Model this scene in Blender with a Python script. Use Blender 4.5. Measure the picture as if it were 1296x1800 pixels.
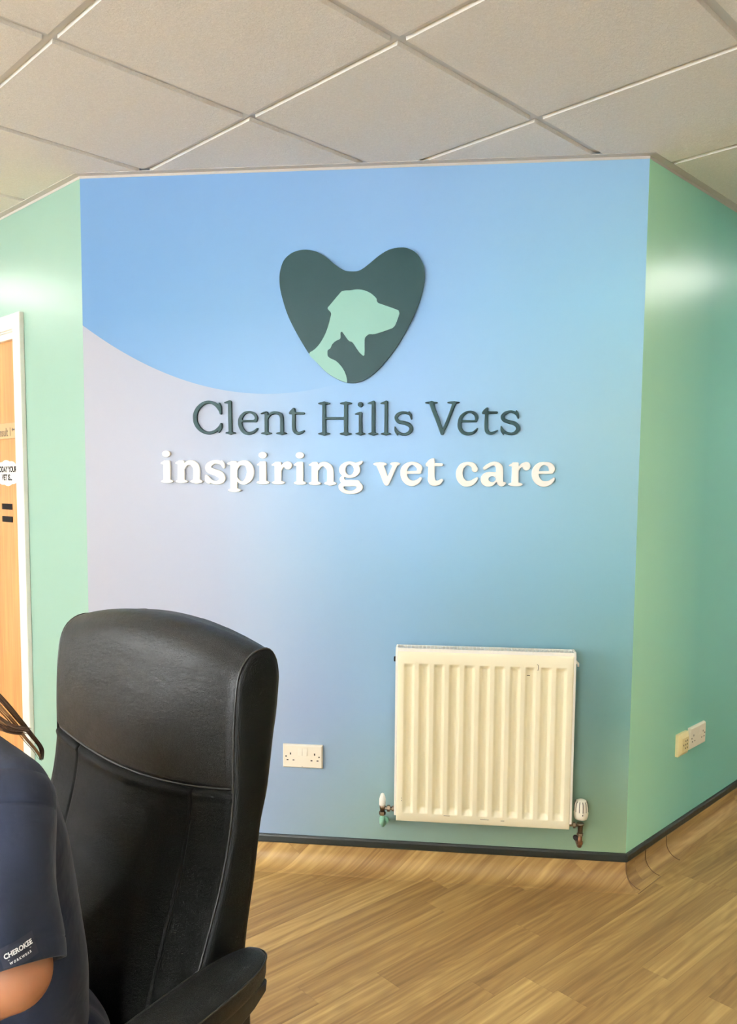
import bpy, bmesh, math, random
import numpy as np
from mathutils import Vector, Matrix, geometry
from mathutils.bvhtree import BVHTree

scene = bpy.context.scene
for o in list(bpy.data.objects):
    bpy.data.objects.remove(o)
COL = scene.collection
random.seed(4)

# ------------------------------------------------------------------ camera, world, exposure
F_PX, PITCH, ROLL = 1424.24, 0.0810662, 0.0073921
SHX, SHY, CAM_Z = -9.917, 61.432, 1.405
cam_data = bpy.data.cameras.new('camera')
cam = bpy.data.objects.new('camera', cam_data)
COL.objects.link(cam)
fw = Vector((0, math.cos(PITCH), -math.sin(PITCH)))
up0 = Vector((0, math.sin(PITCH), math.cos(PITCH)))
rt0 = Vector((1, 0, 0))
rt = math.cos(ROLL) * rt0 + math.sin(ROLL) * up0
up = -math.sin(ROLL) * rt0 + math.cos(ROLL) * up0
cam.matrix_world = Matrix(((rt.x, up.x, -fw.x, 0), (rt.y, up.y, -fw.y, 0), (rt.z, up.z, -fw.z, CAM_Z), (0, 0, 0, 1)))
cam_data.sensor_fit = 'VERTICAL'
cam_data.sensor_height = 24.0
cam_data.lens = F_PX * 24.0 / 1800.0
cam_data.shift_x = -SHX / 1800.0
cam_data.shift_y = SHY / 1800.0
cam_data.clip_start = 0.02
scene.camera = cam

world = bpy.data.worlds.new('world')
scene.world = world
world.use_nodes = True
world.node_tree.nodes['Background'].inputs[0].default_value = (0.75, 0.86, 1.0, 1)
world.node_tree.nodes['Background'].inputs[1].default_value = 1.0
scene.view_settings.view_transform = 'Standard'
scene.view_settings.look = 'None'
scene.view_settings.gamma = 1
scene.view_settings.use_curve_mapping = False
scene.view_settings.exposure = -0.07
scene.cycles.use_denoising = True
scene.cycles.max_bounces = 10
scene.cycles.diffuse_bounces = 6
scene.cycles.sample_clamp_indirect = 8
PANEL_STRENGTH = 17
PANEL_COLOR = (1.0, 0.965, 0.91)
DAYLIGHT = 1150
FILL_DAYLIGHT = 750  # second window, added to brighten the right side

# ------------------------------------------------------------------ helpers
def lin(c):
    c = c / 255.0
    return c / 12.92 if c <= 0.04045 else ((c + 0.055) / 1.055) ** 2.4
def rgb(r, g, b): return (lin(r), lin(g), lin(b), 1.0)

def mat(name, color, rough=0.5, metal=0.0, spec=0.5, bump=None, coat=0.0):
    m = bpy.data.materials.new(name); m.use_nodes = True
    nt = m.node_tree; b = nt.nodes['Principled BSDF']
    b.inputs['Base Color'].default_value = color
    b.inputs['Roughness'].default_value = rough
    b.inputs['Metallic'].default_value = metal
    b.inputs['Specular IOR Level'].default_value = spec
    b.inputs['Coat Weight'].default_value = coat
    if bump:
        scale, strength, dist = bump[:3]
        tc = nt.nodes.new('ShaderNodeTexCoord'); n = nt.nodes.new('ShaderNodeTexNoise')
        n.inputs['Scale'].default_value = scale; n.inputs['Detail'].default_value = 4
        bp = nt.nodes.new('ShaderNodeBump'); bp.inputs['Strength'].default_value = strength
        bp.inputs['Distance'].default_value = dist
        nt.links.new(tc.outputs['Object'], n.inputs['Vector'])
        nt.links.new(n.outputs['Fac'], bp.inputs['Height'])
        nt.links.new(bp.outputs['Normal'], b.inputs['Normal'])
    return m

class MB:
    """collects faces; build() links ONE mesh object"""
    def __init__(s): s.v = []; s.f = []; s.uv = None; s.smooth = []
    def add(s, vs, fs, smooth=False):
        k = len(s.v); s.v += [tuple(v) for v in vs]
        s.f += [tuple(i + k for i in f) for f in fs]; s.smooth += [smooth] * len(fs)
        return s
    def box(s, x0, x1, y0, y1, z0, z1):
        vs = [(x, y, z) for z in (z0, z1) for y in (y0, y1) for x in (x0, x1)]
        return s.add(vs, [(0, 2, 3, 1), (4, 5, 7, 6), (0, 1, 5, 4), (2, 6, 7, 3), (0, 4, 6, 2), (1, 3, 7, 5)])
    def prism(s, poly, y0, y1, smooth_side=False):
        """poly in (x,z), extruded in y"""
        n = len(poly)
        tris = geometry.tessellate_polygon([[Vector((p[0], p[1], 0)) for p in poly]])
        vs = [(p[0], y0, p[1]) for p in poly] + [(p[0], y1, p[1]) for p in poly]
        s.add(vs, [tuple(t) for t in tris] + [tuple(i + n for i in reversed(t)) for t in tris])
        k = len(s.v); s.v += vs
        for i in range(n):
            j = (i + 1) % n
            s.f.append((k + i, k + i + n, k + j + n, k + j)); s.smooth.append(smooth_side)
        return s
    def tube(s, pts, rad, seg=16, caps=True, smooth=True, squash=1.0):
        pts = [Vector(p) for p in pts]
        if not hasattr(rad, '__len__'): rad = [rad] * len(pts)
        rings = []
        t0 = (pts[1] - pts[0]).normalized()
        ref = Vector((0, 0, 1)) if abs(t0.z) < 0.9 else Vector((1, 0, 0))
        nrm = t0.cross(ref).normalized()
        for i, p in enumerate(pts):
            t = (pts[min(i + 1, len(pts) - 1)] - pts[max(i - 1, 0)])
            t = t.normalized() if t.length > 1e-9 else t0
            nrm = (nrm - nrm.dot(t) * t).normalized(); bn = t.cross(nrm)
            rings.append([p + rad[i] * (math.cos(a) * nrm + squash * math.sin(a) * bn) for a in [2 * math.pi * k / seg for k in range(seg)]])
        vs = [v for r in rings for v in r]; fs = []
        for i in range(len(pts) - 1):
            for k in range(seg):
                a = i * seg + k; b = i * seg + (k + 1) % seg
                fs.append((a, b, b + seg, a + seg))
        s.add(vs, fs, smooth)
        if caps:
            s.add(rings[0], [tuple(reversed(range(seg)))]); s.add(rings[-1], [tuple(range(seg))])
        return s
    def lathe(s, prof, centre, axis='z', seg=24, smooth=True, sx=1.0, sy=1.0):
        """prof: list of (radius, height)"""
        cx, cy, cz = centre; vs = []; fs = []
        for r, h in prof:
            for k in range(seg):
                a = 2 * math.pi * k / seg; p, q = r * math.cos(a) * sx, r * math.sin(a) * sy
                if axis == 'z': vs.append((cx + p, cy + q, cz + h))
                elif axis == 'x': vs.append((cx + h, cy + p, cz + q))
                else: vs.append((cx + p, cy + h, cz + q))
        for i in range(len(prof) - 1):
            for k in range(seg):
                a = i * seg + k; b = i * seg + (k + 1) % seg
                fs.append((a, b, b + seg, a + seg))
        s.add(vs, fs, smooth)
        s.add(vs[:seg], [tuple(reversed(range(seg)))]); s.add(vs[-seg:], [tuple(range(seg))])
        return s
    def grid(s, rows, closed_u=False, smooth=True, flip=False):
        """rows: list of equal-length point lists"""
        n = len(rows[0]); vs = [p for r in rows for p in r]; fs = []
        for i in range(len(rows) - 1):
            for k in range(n if closed_u else n - 1):
                a = i * n + k; b = i * n + (k + 1) % n
                fs.append((a, b, b + n, a + n) if not flip else (a, a + n, b + n, b))
        return s.add(vs, fs, smooth)
    def build(s, name, m, parent=None, matrix=None, bevel=0.0, bevel_seg=2, weld=True, fix=True, mods=None):
        me = bpy.data.meshes.new(name)
        me.from_pydata([tuple(v) for v in s.v], [], s.f)
        for p, sm in zip(me.polygons, s.smooth): p.use_smooth = sm
        if s.uv is not None:
            l = me.uv_layers.new(name='UVMap')
            for lp in me.loops: l.data[lp.index].uv = s.uv[lp.vertex_index]
        bm = bmesh.new(); bm.from_mesh(me)
        if weld and s.uv is None: bmesh.ops.remove_doubles(bm, verts=bm.verts, dist=1e-5)
        if fix: bmesh.ops.recalc_face_normals(bm, faces=bm.faces)
        if bevel > 0:
            eds = [e for e in bm.edges if len(e.link_faces) == 2 and e.calc_face_angle(0) > 0.6]
            bmesh.ops.bevel(bm, geom=eds, offset=bevel, segments=bevel_seg, profile=0.5, affect='EDGES', clamp_overlap=True)
        bm.to_mesh(me); bm.free()
        me.materials.append(m)
        o = bpy.data.objects.new(name, me); COL.objects.link(o)
        if parent is not None: o.parent = parent
        if matrix is not None: o.matrix_world = matrix
        return o

def tag(o, label=None, cat=None, group=None, kind=None):
    if label: o['label'] = label
    if cat: o['category'] = cat
    if group: o['group'] = group
    if kind: o['kind'] = kind
    return o
def empty(name, matrix):
    o = bpy.data.objects.new(name, None); COL.objects.link(o); o.matrix_world = matrix
    o.empty_display_size = 0.1
    return o
def struct(o): o['kind'] = 'structure'; return o
def catmull(P, n=6, closed=False):
    P = [np.array(p, float) for p in P]; out = []; N = len(P)
    rng = range(N) if closed else range(N - 1)
    for i in rng:
        p0 = P[(i - 1) % N] if closed or i > 0 else P[0]
        p1 = P[i]; p2 = P[(i + 1) % N]
        p3 = P[(i + 2) % N] if closed or i + 2 < N else P[N - 1]
        for k in range(n):
            t = k / n
            out.append(0.5 * (2 * p1 + (p2 - p0) * t + (2 * p0 - 5 * p1 + 4 * p2 - p3) * t * t + (3 * p1 - p0 - 3 * p2 + p3) * t ** 3))
    if not closed: out.append(P[-1])
    return out
def text_mesh(txt, size, extrude=0.0003, bold=0.0, sx=1.0, align='LEFT'):
    """built-in font turned into mesh data in the x/z plane (y = depth)"""
    c = bpy.data.curves.new('lettering', 'FONT'); c.body = txt; c.size = size; c.extrude = extrude
    c.offset = bold; c.align_x = align; c.resolution_u = 3
    o = bpy.data.objects.new('lettering', c); COL.objects.link(o)
    bpy.context.view_layer.update()
    dg = bpy.context.evaluated_depsgraph_get()
    me = bpy.data.meshes.new_from_object(o.evaluated_get(dg))
    vs = [(v.co.x * sx, -v.co.z, v.co.y) for v in me.vertices]; fs = [tuple(p.vertices) for p in me.polygons]
    bpy.data.objects.remove(o); bpy.data.curves.remove(c); bpy.data.meshes.remove(me)
    return vs, fs

# ------------------------------------------------------------------ room layout
LC = Vector((-1.0102, 2.9579, 0)); RC = Vector((0.9286, 2.7416, 0))
CEIL = 2.483
def unit(a): return Vector((math.cos(math.radians(a)), math.sin(math.radians(a)), 0))
E_F = (RC - LC).normalized(); E_R = unit(44.95); E_L = unit(136.3)
WALL_LEN = (RC - LC).length
PATH = [LC + E_L * 3.7, LC, RC, RC + E_R * 3.4]
def seg_normal(i):
    d = (PATH[i + 1] - PATH[i]).normalized()
    return Vector((d.y, -d.x, 0))
def path_pt(i, d, z):
    ns = []
    if i > 0: ns.append(seg_normal(i - 1))
    if i < 3: ns.append(seg_normal(i))
    o = ns[0] if len(ns) == 1 else (ns[0] + ns[1]) / (1 + ns[0].dot(ns[1]))
    p = PATH[i] + o * d; return Vector((p.x, p.y, z))
def frame(side, u=0.0, z=0.0, d=0.0):
    """x to the right along the wall seen from the room, y into the wall, z up"""
    if side == 'front': o, X = LC + E_F * u, E_F
    elif side == 'right': o, X = RC + E_R * u, E_R
    else: o, X = LC + E_L * u, -E_L
    Y = Vector((-X.y, X.x, 0)); o = o - Y * d
    return Matrix(((X.x, Y.x, 0, o.x), (X.y, Y.y, 0, o.y), (X.z, Y.z, 1, z), (0, 0, 0, 1)))
def sweep(mb, seg, prof, closed=True, smooth=False):
    """profile (d,z) swept along wall segment seg with mitred ends"""
    a = [path_pt(seg, d, z) for d, z in prof]; b = [path_pt(seg + 1, d, z) for d, z in prof]; n = len(prof)
    fs = [(i, (i + 1) % n, (i + 1) % n + n, i + n) for i in range(n if closed else n - 1)]
    mb.add(a + b, fs, smooth)
    if closed:
        tris = geometry.tessellate_polygon([[Vector((p[0], p[1], 0)) for p in prof]])
        mb.add(a, [tuple(t) for t in tris]); mb.add(b, [tuple(t) for t in tris])
    return mb
# printed wall covering colours; front rows also hold some baked-in light and shade
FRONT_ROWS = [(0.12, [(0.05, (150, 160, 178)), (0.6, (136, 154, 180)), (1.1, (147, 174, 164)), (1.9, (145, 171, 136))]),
    (0.6, [(0.05, (159, 162, 173)), (0.82, (138, 157, 187)), (1.05, (140, 170, 197)), (1.9, (112, 156, 150))]),
    (1.1, [(0.05, (159, 162, 173)), (0.6, (144, 168, 193)), (1.2, (133, 174, 205)), (1.9, (126, 173, 186))]),
    (1.6, [(0.05, (82, 122, 162)), (0.6, (108, 151, 191)), (1.2, (139, 177, 217)), (1.9, (149, 190, 203))]),
    (2.0, [(0.05, (78, 119, 159)), (0.6, (101, 144, 182)), (1.2, (118, 161, 204)), (1.9, (148, 198, 223))]),
    (2.42, [(0.05, (97, 133, 172)), (0.6, (111, 149, 190)), (1.2, (129, 166, 206)), (1.9, (143, 185, 218))])]
LEFT_ROWS = [(0.1, [(0, (131, 162, 146)), (3.7, (131, 162, 146))]), (2.48, [(0, (131, 162, 146)), (3.7, (131, 162, 146))])]
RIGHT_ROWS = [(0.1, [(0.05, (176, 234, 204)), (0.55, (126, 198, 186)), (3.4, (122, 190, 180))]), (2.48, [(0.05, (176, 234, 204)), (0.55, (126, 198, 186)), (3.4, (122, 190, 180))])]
PALE = [(160, 162, 173), (155, 163, 181), (164, 188, 211)]
# ------------------------------------------------------------------ wall materials (printed wall covering)
def nodes_of(m): return m.node_tree.nodes, m.node_tree.links
def math_node(nt, op, a, b=None, clamp=False):
    n = nt.nodes.new('ShaderNodeMath'); n.operation = op; n.use_clamp = clamp
    for i, x in enumerate((a, b)):
        if x is None: continue
        if isinstance(x, (int, float)): n.inputs[i].default_value = x
        else: nt.links.new(x, n.inputs[i])
    return n.outputs[0]
def maprange(nt, x, a, b, smooth=True):
    n = nt.nodes.new('ShaderNodeMapRange'); n.interpolation_type = 'SMOOTHSTEP' if smooth else 'LINEAR'
    nt.links.new(x, n.inputs[0]); n.inputs[1].default_value = a; n.inputs[2].default_value = b
    return n.outputs[0]
def mixcol(nt, f, a, b, mode='MIX'):
    n = nt.nodes.new('ShaderNodeMix'); n.data_type = 'RGBA'; n.blend_type = mode
    for s, x in ((0, f), (6, a), (7, b)):
        if isinstance(x, (int, float)): n.inputs[s].default_value = x
        elif isinstance(x, tuple): n.inputs[s].default_value = x
        else: nt.links.new(x, n.inputs[s])
    return n.outputs[2]
def ramp(nt, x, stops):
    n = nt.nodes.new('ShaderNodeValToRGB'); cr = n.color_ramp; cr.interpolation = 'EASE'
    cr.interpolation = 'LINEAR'
    while len(cr.elements) < len(stops): cr.elements.new(0.5)
    for e, (p, c) in zip(cr.elements, stops): e.position = p; e.color = c
    nt.links.new(x, n.inputs[0]); return n.outputs[0]
def print_mat(name, width, rows, swoosh=False, rough=0.36):
    """printed wallpaper design: colour rows at heights z, each a ramp along the wall"""
    m = mat(name, (1, 1, 1, 1), rough, spec=0.42); nt = m.node_tree; b = nt.nodes['Principled BSDF']
    uv = nt.nodes.new('ShaderNodeUVMap'); sp = nt.nodes.new('ShaderNodeSeparateXYZ')
    nt.links.new(uv.outputs[0], sp.inputs[0]); U, Z = sp.outputs[0], sp.outputs[1]
    un = math_node(nt, 'DIVIDE', U, width)
    col = None; prev = None
    for z, stops in rows:
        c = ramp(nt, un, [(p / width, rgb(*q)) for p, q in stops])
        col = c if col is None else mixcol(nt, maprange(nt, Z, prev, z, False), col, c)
        prev = z
    if swoosh:
        cu = math_node(nt, 'ADD', math_node(nt, 'MULTIPLY', math_node(nt, 'MULTIPLY', U, U), 0.536), math_node(nt, 'MULTIPLY', U, -0.7254))
        cu = math_node(nt, 'ADD', cu, 1.954)
        below = math_node(nt, 'GREATER_THAN', math_node(nt, 'SUBTRACT', cu, Z), 0.0)
        fade = math_node(nt, 'SUBTRACT', 1.0, maprange(nt, U, 0.35, 1.0))
        zf = maprange(nt, Z, 0.2, 0.75)
        pale = ramp(nt, un, [(0.03, rgb(*PALE[0])), (0.25, rgb(*PALE[1])), (0.5, rgb(*PALE[2]))])
        col = mixcol(nt, math_node(nt, 'MULTIPLY', math_node(nt, 'MULTIPLY', below, fade), zf), col, pale)
        # faint butt joint of the paper
    nt.links.new(col, b.inputs['Base Color'])
    tc = nt.nodes.new('ShaderNodeTexCoord')
    n1 = nt.nodes.new('ShaderNodeTexNoise'); n1.inputs['Scale'].default_value = 2.6; n1.inputs['Detail'].default_value = 2
    n2 = nt.nodes.new('ShaderNodeTexNoise'); n2.inputs['Scale'].default_value = 420
    nt.links.new(tc.outputs['Object'], n1.inputs[0]); nt.links.new(tc.outputs['Object'], n2.inputs[0])
    b1 = nt.nodes.new('ShaderNodeBump'); b1.inputs['Strength'].default_value = 0.25; b1.inputs['Distance'].default_value = 0.01
    b2 = nt.nodes.new('ShaderNodeBump'); b2.inputs['Strength'].default_value = 0.05; b2.inputs['Distance'].default_value = 0.001
    nt.links.new(n1.outputs[0], b1.inputs['Height']); nt.links.new(n2.outputs[0], b2.inputs['Height'])
    nt.links.new(b1.outputs[0], b2.inputs['Normal']); nt.links.new(b2.outputs[0], b.inputs['Normal'])
    return m

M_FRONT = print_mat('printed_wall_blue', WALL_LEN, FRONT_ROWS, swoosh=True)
M_LEFT = print_mat('printed_wall_mint', 3.7, LEFT_ROWS, rough=0.33)
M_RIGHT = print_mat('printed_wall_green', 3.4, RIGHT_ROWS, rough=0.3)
M_PLAIN = mat('painted_wall', rgb(206, 212, 204), 0.6, bump=(60, 0.1, 0.002))
M_WHITE_TRIM = mat('white_gloss_paint', rgb(236, 234, 226), 0.3, bump=(14, 0.06, 0.004))
M_ANGLE = mat('ceiling_angle_paint', rgb(190, 184, 176), 0.45)
M_BLACKCAP = mat('black_capping', rgb(26, 31, 28), 0.32, bump=(40, 0.35, 0.003))

def wall_uv(o, side):
    me = o.data; l = me.uv_layers.new(name='UVMap')
    mi = frame(side).inverted()
    for lp in me.loops:
        p = mi @ me.vertices[lp.vertex_index].co
        l.data[lp.index].uv = (abs(p.x), p.z)
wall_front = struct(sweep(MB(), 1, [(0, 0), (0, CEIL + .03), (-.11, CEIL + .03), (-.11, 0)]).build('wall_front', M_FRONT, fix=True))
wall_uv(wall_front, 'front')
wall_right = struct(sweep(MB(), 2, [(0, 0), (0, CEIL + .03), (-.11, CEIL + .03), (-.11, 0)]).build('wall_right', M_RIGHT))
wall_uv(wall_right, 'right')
# left wall with its door opening
DU0, DU1, DZ = 0.555, 1.440, 1.985
def wl(u, d, z): p = LC + E_L * u + seg_normal(0) * d; return Vector((p.x, p.y, z))
mb = MB()
def wall_piece(mb, u0, u1, z0, z1, mitre=False):
    a = [wl(u0, 0, z0), wl(u1, 0, z0), wl(u1, -.11, z0), wl(u0, -.11, z0)]
    if mitre: a[0] = path_pt(1, 0, z0); a[3] = path_pt(1, -.11, z0)
    b = [Vector((p.x, p.y, z1)) for p in a]
    mb.add(a + b, [(0, 1, 2, 3), (4, 7, 6, 5), (0, 4, 5, 1), (1, 5, 6, 2), (2, 6, 7, 3), (3, 7, 4, 0)])
wall_piece(mb, 0, DU0, 0, CEIL + .03, True); wall_piece(mb, DU0, DU1, DZ, CEIL + .03); wall_piece(mb, DU1, 3.7, 0, CEIL + .03)
wall_left = struct(mb.build('wall_left', M_LEFT, weld=False)); wall_uv(wall_left, 'left')

# outer walls of the room (behind and beside the camera)
SX, TX = unit(44.95), unit(134.95)
def st(s, t, z=0.0): p = SX * s + TX * t; return Vector((p.x, p.y, z))
S0, S1, T0, T1 = -2.7, 5.6, -2.7, 6.4
def slab(mb, s0, s1, t0, t1, z0, z1):
    vs = [st(s, t, z) for z in (z0, z1) for t in (t0, t1) for s in (s0, s1)]
    mb.add(vs, [(0, 2, 3, 1), (4, 5, 7, 6), (0, 1, 5, 4), (2, 6, 7, 3), (0, 4, 6, 2), (1, 3, 7, 5)])
    return mb
mb = MB(); slab(mb, S0 - .1, S0, T0, T1, 0, 0.9); slab(mb, S0 - .1, S0, T0, T1, 2.3, CEIL + .03)
for a_, b_ in ((T0, -1.2), (1.4, 2.6), (5.2, T1)): slab(mb, S0 - .1, S0, a_, b_, .9, 2.3)
struct(mb.build('wall_back', M_PLAIN, weld=False))
struct(slab(MB(), S1, S1 + .1, T0, T1, 0, CEIL + .03).build('wall_far_right', M_PLAIN))
struct(slab(MB(), S0, S1, T0 - .1, T0, 0, CEIL + .03).build('wall_near_right', M_PLAIN))
struct(slab(MB(), S0, S1, T1, T1 + .1, 0, CEIL + .03).build('wall_far_left', M_PLAIN))
# windows in the back wall for daylight; the second is added as fill
M_GLASS = mat('window_glass', (1, 1, 1, 1), 0.02)
M_GLASS.node_tree.nodes['Principled BSDF'].inputs['Transmission Weight'].default_value = 1.0
M_GLASS.node_tree.nodes['Principled BSDF'].inputs['IOR'].default_value = 1.05
for k, (w0, w1, energy) in enumerate(((2.6, 5.2, DAYLIGHT), (-1.2, 1.4, FILL_DAYLIGHT))):
    mb = MB(); wm = (w0 + w1) / 2
    for a, b, z0, z1 in ((w0, w1, .9, .96), (w0, w1, 2.24, 2.3), (w0, w0 + .06, .96, 2.24), (w1 - .06, w1, .96, 2.24), (wm - .03, wm + .03, .96, 2.24)):
        slab(mb, S0 - .08, S0 - .02, a, b, z0, z1)
    win = struct(mb.build('window_%d' % (k + 1), M_WHITE_TRIM, weld=False))
    pane = slab(MB(), S0 - .055, S0 - .049, w0 + .06, w1 - .06, .96, 2.24).build('pane', M_GLASS); pane.parent = win
    ld = bpy.data.lights.new('daylight', 'AREA'); ld.shape = 'RECTANGLE'; ld.size = 2.5; ld.size_y = 1.3
    ld.energy = energy; ld.color = (0.95, 0.98, 1.0)
    lo = bpy.data.objects.new('daylight', ld); COL.objects.link(lo)
    p = st(S0 - .25, wm, 1.6)
    lo.matrix_world = Matrix(((TX.x, 0, -SX.x, p.x), (TX.y, 0, -SX.y, p.y), (0, 1, 0, p.z), (0, 0, 0, 1)))

# ------------------------------------------------------------------ floor: wood-look vinyl sheet, coved up the walls
PL = math.radians(41.6)
def plank_uv(x, y): return (x * math.cos(PL) + y * math.sin(PL), -x * math.sin(PL) + y * math.cos(PL))
def floor_material():
    m = mat('oak_look_vinyl', (1, 1, 1, 1), 0.42, spec=0.4); nt = m.node_tree; b = nt.nodes['Principled BSDF']; L = nt.links
    uv = nt.nodes.new('ShaderNodeUVMap'); sp = nt.nodes.new('ShaderNodeSeparateXYZ'); L.new(uv.outputs[0], sp.inputs[0])
    U, V = sp.outputs[0], sp.outputs[1]
    W = 0.0968
    r = math_node(nt, 'DIVIDE', math_node(nt, 'ADD', V, -0.173 + 10 * W), W)
    row = math_node(nt, 'FLOOR', r); rf = math_node(nt, 'FRACT', r)
    wn = nt.nodes.new('ShaderNodeTexWhiteNoise'); wn.noise_dimensions = '1D'; L.new(row, wn.inputs['W'])
    q = math_node(nt, 'DIVIDE', math_node(nt, 'ADD', U, math_node(nt, 'MULTIPLY', wn.outputs[0], 3.0)), 0.92)
    pk = math_node(nt, 'FLOOR', q); qf = math_node(nt, 'FRACT', q)
    cb = nt.nodes.new('ShaderNodeCombineXYZ'); L.new(row, cb.inputs[0]); L.new(pk, cb.inputs[1])
    w2 = nt.nodes.new('ShaderNodeTexWhiteNoise'); w2.noise_dimensions = '3D'; L.new(cb.outputs[0], w2.inputs['Vector'])
    tone = w2.outputs['Value']
    # grain space: stretched along the plank, shifted per plank
    def grain(su, sv, detail, dist, k):
        c = nt.nodes.new('ShaderNodeCombineXYZ')
        L.new(math_node(nt, 'MULTIPLY', U, su), c.inputs[0]); L.new(math_node(nt, 'MULTIPLY', V, sv), c.inputs[1])
        L.new(math_node(nt, 'MULTIPLY', tone, k), c.inputs[2])
        n = nt.nodes.new('ShaderNodeTexNoise'); n.inputs['Scale'].default_value = 1; n.inputs['Detail'].default_value = detail
        n.inputs['Distortion'].default_value = dist; L.new(c.outputs[0], n.inputs[0]); return n.outputs[0]
    g1 = grain(1.5, 52, 4, 0.25, 37); g2 = grain(9, 170, 3, 0.0, 11); g3 = grain(0.7, 21, 2, 0.5, 71)
    c3 = nt.nodes.new('ShaderNodeCombineXYZ')
    L.new(math_node(nt, 'MULTIPLY', U, 1.6), c3.inputs[0]); L.new(math_node(nt, 'MULTIPLY', V, 12), c3.inputs[1]); L.new(math_node(nt, 'MULTIPLY', tone, 23), c3.inputs[2])
    wv = nt.nodes.new('ShaderNodeTexNoise'); wv.inputs['Scale'].default_value = 1; wv.inputs['Detail'].default_value = 1; L.new(c3.outputs[0], wv.inputs[0])
    rings = math_node(nt, 'SINE', math_node(nt, 'MULTIPLY', wv.outputs[0], 60))
    f = math_node(nt, 'ADD', math_node(nt, 'MULTIPLY', tone, 0.20), math_node(nt, 'MULTIPLY', g1, 0.70))
    f = math_node(nt, 'ADD', f, math_node(nt, 'MULTIPLY', g3, 0.42))
    f = math_node(nt, 'ADD', f, math_node(nt, 'MULTIPLY', g2, 0.16))
    f = math_node(nt, 'ADD', f, math_node(nt, 'MULTIPLY', rings, 0.035))
    col = ramp(nt, maprange(nt, f, 0.42, 1.06, False), [(0, rgb(106, 78, 42)), (.3, rgb(136, 104, 61)), (.55, rgb(158, 126, 76)), (.8, rgb(182, 150, 94)), (1, rgb(200, 169, 110))])
    e1 = math_node(nt, 'LESS_THAN', rf, 0.016); e2 = math_node(nt, 'LESS_THAN', qf, 0.002)
    e = math_node(nt, 'MULTIPLY', math_node(nt, 'MAXIMUM', e1, e2), 0.22)
    col = mixcol(nt, e, col, rgb(90, 62, 34))
    L.new(col, b.inputs['Base Color'])
    bp = nt.nodes.new('ShaderNodeBump'); bp.inputs['Strength'].default_value = 0.12; bp.inputs['Distance'].default_value = 0.001
    L.new(g2, bp.inputs['Height']); L.new(bp.outputs[0], b.inputs['Normal'])
    return m
M_FLOOR = floor_material()
mb = MB(); c4 = [st(S0 - .1, T0 - .1), st(S1 + .1, T0 - .1), st(S1 + .1, T1 + .1), st(S0 - .1, T1 + .1)]
mb.add(c4 + [Vector((p.x, p.y, -.06)) for p in c4], [(0, 1, 2, 3), (7, 6, 5, 4), (0, 4, 5, 1), (1, 5, 6, 2), (2, 6, 7, 3), (3, 7, 4, 0)])
mb.uv = [plank_uv(v[0], v[1]) for v in mb.v]
struct(mb.build('floor', M_FLOOR, fix=True))

COVE_R = 0.055
def cove(seg, name, along_grain):
    prof = [(.0035, .088), (.0035, COVE_R + .002)]
    for k in range(1, 13):
        a = math.pi / 2 * k / 12
        prof.append((.0035 + COVE_R * (1 - math.cos(a)), .002 + COVE_R * (1 - math.sin(a))))
    prof.append((.0035 + COVE_R + .008, .0005)); prof.append((.0035 + COVE_R + .009, 0.0))
    arc = [0.0]
    for i in range(1, len(prof)): arc.append(arc[-1] + math.dist(prof[i], prof[i - 1]))
    tot = arc[-1]; rows = []; uvs = []
    d = (PATH[seg + 1] - PATH[seg]).normalized(); nn = seg_normal(seg)
    for (dd, z), s in zip(prof, arc):
        a, b = path_pt(seg, dd, z), path_pt(seg + 1, dd, z)
        rows.append([a, b]); du = prof[-1][0] - (tot - s)
        for p in (a, b):
            al = (p - PATH[seg]).dot(d); base = PATH[seg] + d * al + nn * du
            uvs.append(plank_uv(base.x, base.y) if not along_grain else (al + 3.1, du + 0.62))
    mb = MB(); mb.grid(rows); mb.uv = uvs
    o = struct(mb.build(name, M_FLOOR)); return o
cf = cove(1, 'baseboard_front', False); cr = cove(2, 'baseboard_right', True); cl = cove(0, 'baseboard_left', False)
CAP = [(0, .086), (.009, .084), (.0105, .088), (.0095, .106), (.006, .112), (0, .113)]
for seg, par in ((1, cf), (2, cr)):
    o = sweep(MB(), seg, CAP).build('capping_strip', M_BLACKCAP); o.parent = par
mb = MB()
dl_, nl_ = E_L, seg_normal(0)
def part_sweep(mb, prof, u0, u1, mitre=False):
    a = [wl(u0, d, z) for d, z in prof]; b = [wl(u1, d, z) for d, z in prof]
    if mitre: a = [path_pt(1, d, z) for d, z in prof]
    n = len(prof); mb.add(a + b, [(i, (i + 1) % n, (i + 1) % n + n, i + n) for i in range(n)] + [tuple(range(n)), tuple(range(n, 2 * n))])
part_sweep(mb, CAP, 0, .48, True); o = mb.build('capping_strip', M_BLACKCAP, weld=False); o.parent = cl
# cove vinyl joints on the right-hand wall
M_SEAM = mat('vinyl_joint', rgb(96, 68, 40), 0.5)
def seam(u, par):
    pts = []
    for k in range(0, 13):
        a = math.pi / 2 * k / 12
        p = RC + E_R * u + seg_normal(2) * (.0045 + COVE_R * (1 - math.cos(a))); pts.append(Vector((p.x, p.y, .003 + COVE_R * (1 - math.sin(a)))))
    top = pts[0].copy(); top.z = .086
    MB().tube([top] + pts, .0011, 6).build('joint', M_SEAM, par)
for u in (-0.004, .145, .315): seam(u, cr)
mb = MB()
a = RC + E_R * -.03 + seg_normal(2) * .066; b = RC + E_R * .145 + seg_normal(2) * .064
mb.tube([Vector((a.x, a.y, .001)), Vector((b.x, b.y, .001))], .001, 6).build('joint', M_SEAM, cr)

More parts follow.
